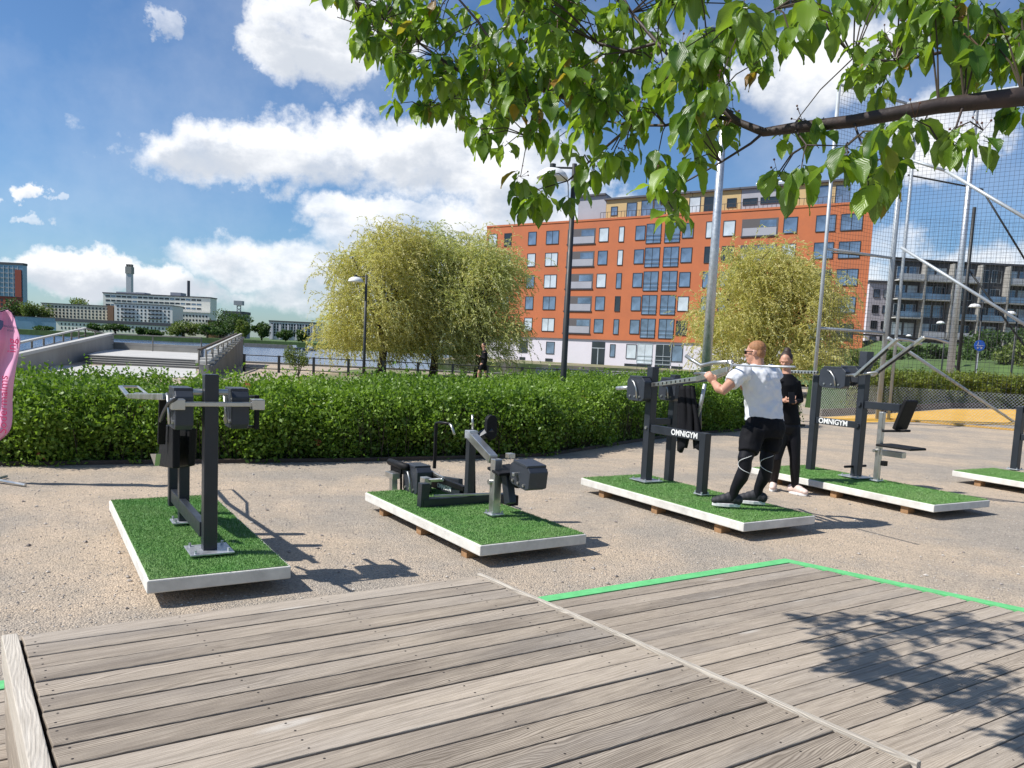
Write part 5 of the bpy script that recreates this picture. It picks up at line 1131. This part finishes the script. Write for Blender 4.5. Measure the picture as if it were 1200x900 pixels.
# ================================================================== OVERHANGING CHERRY TREE
k = NT('cherry_leaf_blade'); r = k.n('ShaderNodeAttribute', attribute_name='rnd').outputs['Fac']
c = k.mix(r, (.035, .10, .008), (.19, .31, .03)); c = k.mix(k.rng(r, .965, .985), c, (.24, .13, .03))
uvn = k.n('ShaderNodeUVMap', uv_map='UVMap').outputs[0]; sp_ = k.n('ShaderNodeSeparateXYZ', {0: uvn}); av = k.math('ABSOLUTE', sp_.outputs[1])
ve = k.math('SINE', k.math('MULTIPLY', k.math('SUBTRACT', sp_.outputs[0], k.math('MULTIPLY', av, .55)), 62.)); mid_ = k.rng(av, .0, .06, 1., 0.)
vein = k.math('MAXIMUM', k.rng(ve, .8, 1., 0, .75), mid_); c = k.mix(k.math('MULTIPLY', vein, .35), c, (.22, .3, .08))
bk_ = k.n('ShaderNodeNewGeometry').outputs['Backfacing']; c = k.mix(k.math('MULTIPLY', bk_, .35), c, (.14, .2, .08)); k.col(c)
k.b.inputs['Roughness'].default_value = .36; k.bump(ve, .25, .0012)
tr = k.n('ShaderNodeBsdfTranslucent'); k.t.links.new(k.mix(1., c, (2.3, 2.2, .55), 'MULTIPLY'), tr.inputs[0]); mx = k.n('ShaderNodeMixShader', {0: .42}); k.t.links.new(k.b.outputs[0], mx.inputs[1]); k.t.links.new(tr.outputs[0], mx.inputs[2]); k.t.links.new(mx.outputs[0], k.out.inputs[0]); M['cleaf'] = k.m
M['cbark'] = pm('cherry_bark', (.035, .022, .018), .6, 0, .5, 14, .5, 40)
ct = empty('cherry_tree', (4.6, 1.9, 0), 'cherry tree at the right whose leafy branch hangs over the top of the photo', 'tree')
DD = lambda D: D if D < 3.1 else 3.1+(D-3.1)*.75
PP = lambda l: [P(x, y, DD(D)) for x, y, D in l]
mb = MB()
TR = V((4.6, 1.9, 0)); J = V((4.35, 1.95, 2.05))
mb.tube([TR-UPZ*.1, TR+V((-.03, 0, .7)), TR+V((-.1, .02, 1.5)), J, V((4.3, 1.9, 2.9)), V((4.5, 1.8, 3.8)), V((4.3, 1.9, 4.8))], [.17, .14, .13, .12, .085, .06, .03], 14)
main = [V((4.35, 1.95, 2.0)), V((3.3, 2.1, 2.3)), V((2.2, 2.2, 2.45))]+PP([(1290, 99, 2.22), (1200, 113, 2.25), (1100, 124, 2.3), (1000, 142, 2.4), (930, 150, 2.45), (895, 155, 2.5), (865, 143, 2.55), (835, 118, 2.6), (800, 80, 2.7), (770, 50, 2.8), (740, 15, 2.9), (715, -30, 3)])
mb.tube(main, [.07, .05, .038, .030, .026, .022, .019, .0165, .0135, .011, .0095, .008, .007, .0055, .004], 10)
subs = [([(865, 143, 2.55), (835, 135, 2.65), (815, 138, 2.7), (780, 147, 2.8), (740, 147, 2.9), (700, 140, 3.0), (676, 118, 3.1)], .0075),
 ([(895, 155, 2.5), (880, 168, 2.5), (845, 190, 2.55), (800, 215, 2.6), (775, 240, 2.6)], .005),
 ([(676, 118, 3.1), (655, 112, 3.3), (629, 102, 3.5), (605, 75, 3.5), (579, 54, 3.5), (560, 25, 3.5), (530, -10, 3.5)], .011),
 ([(605, 70, 3.5), (615, 50, 3.45), (632, 28, 3.4)], .005), ([(560, 95, 3.8), (543, 86, 3.8), (515, 68, 3.8), (491, 50, 3.85), (450, 22, 3.85), (415, 0, 3.9)], .009),
 ([(629, 102, 3.5), (590, 100, 3.7), (560, 95, 3.8), (530, 115, 3.9), (500, 128, 3.95)], .006), ([(740, 147, 2.9), (715, 168, 3.1), (690, 190, 3.4), (665, 212, 3.6), (620, 225, 3.6)], .006),
 ([(1290, 30, 2.6), (1200, 48, 2.65), (1110, 60, 2.7), (1050, 72, 2.75), (1000, 68, 2.8)], .009), ([(1000, 142, 2.4), (1010, 170, 2.3), (1015, 205, 2.3)], .004), ([(930, 150, 2.45), (945, 170, 2.35), (992, 171, 2.3)], .004),
 ([(1130, 120, 2.28), (1120, 150, 2.25), (1105, 175, 2.2)], .004), ([(770, 50, 2.8), (735, 60, 2.9), (700, 50, 3.0), (660, 30, 3.1), (620, 10, 3.2)], .006), ([(800, 80, 2.7), (830, 60, 2.5), (870, 30, 2.4), (910, 10, 2.4)], .006), ([(450, 22, 3.85), (425, 30, 3.9), (395, 20, 3.9)], .005), ([(629, 102, 3.5), (625, 130, 3.4), (620, 160, 3.4)], .005)]
TW = []
for l, r0 in subs:
    pts = PP(l); mb.tube(pts, [r0*(1-.65*i/(len(pts)-1)) for i in range(len(pts))], 7, False); TW += pts
mb.build('trunk', M['cbark'], ct, True)
leaf_pts = []; twigs = MB()
rs = random.Random(5)
ZN = [(560, 110, 62, 36, 4.6, .9), (650, 85, 62, 40, 4.7, .9), (470, 40, 60, 30, 4.5, .8), (600, -60, 170, 35, 4.4, 1.), (440, 20, 68, 42, 3.85, 1.25), (520, 62, 60, 58, 3.75, 1.15), (500, 128, 36, 24, 3.95, .9), (610, 75, 72, 70, 3.5, 1.15), (625, 140, 46, 34, 3.4, 1.), (700, 55, 78, 62, 3.05, 1.1), (735, 128, 85, 50, 2.9, 1.15), (838, 55, 66, 75, 2.45, 1.15), (820, 165, 60, 48, 2.6, 1.),
      (772, 232, 22, 34, 2.6, 1.), (776, 266, 16, 16, 2.6, .9), (1008, 215, 36, 26, 2.2, 1.), (960, 165, 50, 22, 2.6, .7), (590, 165, 30, 20, 3.5, .8), (640, 232, 44, 28, 3.6, 1.3), (688, 200, 20, 26, 3.3, .9), (915, 195, 38, 28, 2.3, .9), (930, 22, 60, 30, 2.35, 1.), (1035, 86, 46, 48, 2.8, 1.), (1130, 50, 75, 50, 2.55, 1.2), (1010, 185, 42, 42, 2.25, 1.1), (1095, 158, 46, 24, 2.35, 1.), (1165, 70, 45, 38, 2.45, 1.1), (1160, 152, 42, 16, 2.35, 1.), (1060, 15, 130, 26, 2.5, 1.1), (790, -8, 260, 24, 2.9, 1.), (1240, 60, 50, 50, 2.5, 1.), (700, 175, 50, 25, 3.0, .8), (1180, 40, 60, 40, 2.8, 1.)]
def near_tw(p): return min(TW+main[3:], key=lambda q: (q-p).length)
for cx, cy, rx, ry, D, dn_ in ZN:
    D = DD(D)
    lp = .092*F/D; area = math.pi*rx*ry; n_ = int(area/(lp*lp*.45*3.1)*dn_*1.75)+1
    for i in range(n_):
        a = rs.uniform(0, 6.283); q = math.sqrt(rs.uniform(0, 1)); d_ = D+rs.uniform(-.22, .22)
        c_ = P(cx+rx*q*math.cos(a), cy+ry*q*math.sin(a)-lp*.35, d_); leaf_pts.append(c_)
        nt_ = near_tw(c_); 
        if (nt_-c_).length < .6: twigs.tube([nt_, nt_.lerp(c_, .5)+UPZ*.02, c_], [.003, .0025, .002], 4, False)
for i in range(420):                              # the rest of the crown, above and right of the frame
    a = rs.uniform(0, 6.283); q = rs.uniform(.2, 1)**.5; c_ = V((4.3+2.3*q*math.cos(a), 1.9+2.2*q*math.sin(a), 3.6+rs.uniform(-.9, 1.6)*(1.15-q*.6)))
    v_ = c_-EYE; dd_ = v_.dot(FW)
    if dd_ > .3:
        px_, py_ = CX+F*v_.dot(RT)/dd_, CY-F*v_.dot(UPV)/dd_
        if -60 < px_ < 1260 and -60 < py_ < 960: continue
    leaf_pts.append(c_)
twigs.build('twig', M['twig'], ct)['kind'] = 'stuff'
fr = MB()
for c_ in leaf_pts[::3]:
    for q in range(rs.randint(2, 4)):
        e__ = c_+V((rs.uniform(-.035, .035), rs.uniform(-.035, .035), rs.uniform(-.01, .045))); fr.tube([c_, e__], .0009, 3, False); fr.sphere(e__, .0035, nu=5, nv=4)
M['fruit'] = pm('unripe_fruit', (.12, .05, .03), .5); fr.build('fruit_stalk', M['fruit'], ct)['kind'] = 'stuff'
# every leaf: serrated, folded and curved blade, a whorl of 5-8 per spur
NL = 9; prof = [0, .52, .82, .98, 1., .93, .78, .55, .28, 0]
lv = []; lf = []; luv = []; lr = []; pet = MB()
for c_ in leaf_pts:
    nlv = rs.randint(5, 8); a0 = rs.uniform(0, 6.28)
    for j in range(nlv):
        a = a0+j*2*math.pi/nlv+rs.uniform(-.35, .35); o_ = V((math.cos(a), math.sin(a), 0)); droop = rs.choice((rs.uniform(.0, .8), rs.uniform(.6, 1.5), rs.uniform(.9, 1.55)))
        d_ = (o_*math.cos(droop)-UPZ*math.sin(droop)).normalized(); L_ = rs.choice((rs.uniform(.04, .08), rs.uniform(.065, .108), rs.uniform(.065, .108))); w_ = L_*rs.uniform(.22, .30); s_ = d_.cross(UPZ).normalized(); s_ = (s_+d_.cross(s_)*rs.uniform(-.5, .5)).normalized(); nn_ = s_.cross(d_)
        b0 = c_+V((rs.uniform(-.02, .02), rs.uniform(-.02, .02), rs.uniform(-.025, .025))); b1 = b0+(o_*.6-UPZ*rs.uniform(0, .5))*.02
        pet.tube([b0, b1], .0012, 3, False)
        base_i = len(lv); fold = rs.uniform(.15, .6); curl = rs.uniform(.3, 1.1); p = b1.copy(); dir_ = d_.copy(); wv = rs.uniform(0, 6); rr = rs.random()
        for i in range(NL+1):
            t = i/NL; hw = w_*prof[i]*(1+(.07 if i % 2 else -.04))
            for q, f_ in ((-1, 1), (-.5, .42), (0, 0), (.5, .42), (1, 1)):
                lv.append(p+s_*hw*q+nn_*(hw*f_*fold+.0035*math.sin(wv+t*9+q*2)*abs(q))); luv.append((t, q*prof[i]))
            dir_ = (dir_-UPZ*curl*.11).normalized(); nn_ = s_.cross(dir_).normalized(); p = p+dir_*(L_/NL)
        for i in range(NL):
            for q in range(4): lf.append((base_i+i*5+q, base_i+i*5+q+1, base_i+(i+1)*5+q+1, base_i+(i+1)*5+q)); lr.append(rr)
me = bpy.data.meshes.new('crown'); me.from_pydata([tuple(v) for v in lv], [], lf); me.materials.append(M['cleaf'])
at_ = me.attributes.new('rnd', 'FLOAT', 'FACE'); at_.data.foreach_set('value', lr); uvl = me.uv_layers.new(name='UVMap')
li = np.zeros(len(me.loops), np.int32); me.loops.foreach_get('vertex_index', li); uvl.data.foreach_set('uv', np.array(luv)[li].ravel().astype(np.float32)); me.polygons.foreach_set('use_smooth', [True]*len(lf))
link('crown', me, ct); pet.build('leaf_stalk', M['cherry'], ct)['kind'] = 'stuff'
print('cherry leaves', len(lf)//36)
# ================================================================== SKY, SUN
SUN_EL, = (RAD(49),); sd = V((1, .2, -math.tan(SUN_EL))).normalized()      # direction the light travels
W_ = bpy.data.worlds.new('World'); S.world = W_; W_.use_nodes = True; t = W_.node_tree; nd = t.nodes; lk = t.links; bg = nd['Background']
def N(typ, ins={}, **kw):
    x = nd.new(typ)
    for a, b in kw.items(): setattr(x, a, b)
    for a, b in ins.items():
        if isinstance(b, bpy.types.NodeSocket): lk.new(b, x.inputs[a])
        else: x.inputs[a].default_value = b
    return x
def mt(op, a, b=0., c=0., cl=False): x = N('ShaderNodeMath', {0: a, 1: b, 2: c}, operation=op); x.use_clamp = cl; return x.outputs[0]
sky = N('ShaderNodeTexSky', sky_type='NISHITA'); sky.sun_disc = False; sky.sun_elevation = SUN_EL; sky.sun_rotation = math.atan2(-sd.x, -sd.y); sky.air_density = 1.0; sky.dust_density = .4; sky.ozone_density = 2.2
tc = N('ShaderNodeTexCoord').outputs['Generated']; nrmv = N('ShaderNodeVectorMath', {0: tc}, operation='NORMALIZE').outputs[0]; sx_ = N('ShaderNodeSeparateXYZ', {0: nrmv})
wz = N('ShaderNodeTexNoise', {'Vector': nrmv, 'Scale': 7., 'Detail': 7, 'Roughness': .62}); wz_ = N('ShaderNodeSeparateColor', {0: wz.outputs['Color']})
az = mt('ADD', mt('ARCTAN2', sx_.outputs[0], sx_.outputs[1]), mt('MULTIPLY', mt('SUBTRACT', wz_.outputs[0], .5), .34)); el = mt('ADD', mt('ARCSINE', sx_.outputs[2]), mt('MULTIPLY', mt('SUBTRACT', wz_.outputs[1], .5), .15))
nz = N('ShaderNodeTexNoise', {'Vector': nrmv, 'Scale': 5.5, 'Detail': 9, 'Roughness': .58, 'Distortion': .2}); nz2 = N('ShaderNodeTexNoise', {'Vector': nrmv, 'Scale': 2.2, 'Detail': 7, 'Roughness': .62})
mpz = N('ShaderNodeMapping', {'Vector': nrmv, 'Scale': (1, 1, 1.9)}); nz3 = N('ShaderNodeTexNoise', {'Vector': mpz.outputs[0], 'Scale': 13., 'Detail': 6, 'Roughness': .6})
def azel(px, py): d = ray(px, py).normalized(); return math.atan2(d.x, d.y), math.asin(d.z)
CL = [(290, 180, 180, 46, 1.15), (400, 172, 120, 45, 1.1), (215, 165, 90, 30, .9), (385, 60, 105, 72, 1.35), (365, 5, 85, 45, 1.2), (217, 28, 38, 30, .95), (8, 14, 45, 20, .75), (22, 217, 40, 13, .95), (45, 257, 40, 11, .8), (82, 229, 24, 10, .7), (560, 195, 160, 66, 1.3), (455, 245, 120, 34, 1.1), (620, 250, 130, 60, 1.2), (500, 290, 150, 60, 1.15), (560, 130, 80, 50, .8),
      (150, 335, 200, 34, 1.3), (340, 305, 160, 50, 1.15), (400, 350, 170, 40, 1.05), (960, 85, 130, 100, 1.1), (760, 90, 120, 90, .8), (1120, 160, 130, 60, .9), (1130, 340, 190, 55, .9), (1040, 290, 90, 34, .7), (210, 90, 120, 30, .3), (600, 60, 120, 60, .7),
      (-350, 200, 260, 90, 1), (1600, 160, 260, 120, 1.1), (-200, -250, 300, 90, 1), (500, -500, 350, 150, 1), (1500, -300, 300, 120, 1)]
tot = None; shd = None
for cx, cy, rx, ry, wgt in CL:
    a, e_ = azel(cx, cy); a1_, _ = azel(cx+rx*.5, cy); _, e1_ = azel(cx, cy-ry*.5); rxa = abs(a1_-a)*2+.001; rya = abs(e1_-e_)*2+.001
    u_ = mt('MULTIPLY', mt('SUBTRACT', az, a), 1/rxa); v_ = mt('MULTIPLY', mt('SUBTRACT', el, e_+(cx-600)*0), 1/rya)
    d2 = mt('ADD', mt('MULTIPLY', u_, u_), mt('MULTIPLY', v_, v_)); fld = mt('MULTIPLY', mt('SUBTRACT', 1.25, d2, cl=True), wgt); sv = mt('MULTIPLY', fld, v_)
    tot = fld if tot is None else mt('MAXIMUM', tot, fld); shd = sv if shd is None else mt('ADD', shd, sv)
dens = mt('ADD', mt('MULTIPLY', tot, .62), mt('ADD', mt('MULTIPLY', nz.outputs['Fac'], .95), mt('MULTIPLY', nz3.outputs['Fac'], .28)))
mask = N('ShaderNodeMapRange', {0: dens, 1: .90, 2: 1.38}, interpolation_type='SMOOTHSTEP').outputs[0]
wisp = N('ShaderNodeMapRange', {0: nz2.outputs['Fac'], 1: .45, 2: .75, 3: 0, 4: .28}).outputs[0]; mask = mt('MAXIMUM', mask, wisp)
lit = mt('ADD', mt('MULTIPLY', shd, .42), mt('ADD', mt('MULTIPLY', mt('SUBTRACT', nz3.outputs['Fac'], .5), 1.5), mt('MULTIPLY', mt('SUBTRACT', nz.outputs['Fac'], .5), 1.6)))
thick = N('ShaderNodeMapRange', {0: dens, 1: 1.05, 2: 1.65, 3: .15, 4: -.28}).outputs[0]
lit = N('ShaderNodeMapRange', {0: mt('ADD', lit, thick), 1: -.45, 2: .25}, interpolation_type='SMOOTHSTEP').outputs[0]
ccol = N('ShaderNodeMix', {0: lit}, data_type='RGBA'); ccol.inputs[6].default_value = (7.2, 7.7, 8.5, 1); ccol.inputs[7].default_value = (11.6, 11.7, 11.9, 1)
tint = N('ShaderNodeMix', {0: 1.}, data_type='RGBA', blend_type='MULTIPLY'); lk.new(sky.outputs[0], tint.inputs[6]); tint.inputs[7].default_value = (.75, 1.0, 1.26, 1)
mxc = N('ShaderNodeMix', {0: mask}, data_type='RGBA'); lk.new(tint.outputs[2], mxc.inputs[6]); lk.new(ccol.outputs[2], mxc.inputs[7]); lk.new(mxc.outputs[2], bg.inputs[0]); bg.inputs[1].default_value = .072
sl_ = bpy.data.lights.new('sun', 'SUN'); sl_.energy = 4.6; sl_.angle = RAD(.53); sl_.color = (1, .965, .915); so_ = bpy.data.objects.new('sun', sl_); COL.objects.link(so_); so_.rotation_euler = sd.to_track_quat('-Z', 'Y').to_euler()
S.render.engine = 'CYCLES'; S.view_settings.view_transform = 'Standard'; S.view_settings.look = 'None'; S.view_settings.exposure = .42; S.view_settings.gamma = 1; S.view_settings.use_curve_mapping = False
S.cycles.max_bounces = 6; S.cycles.transparent_max_bounces = 8; S.render.resolution_x = 1024; S.render.resolution_y = 768
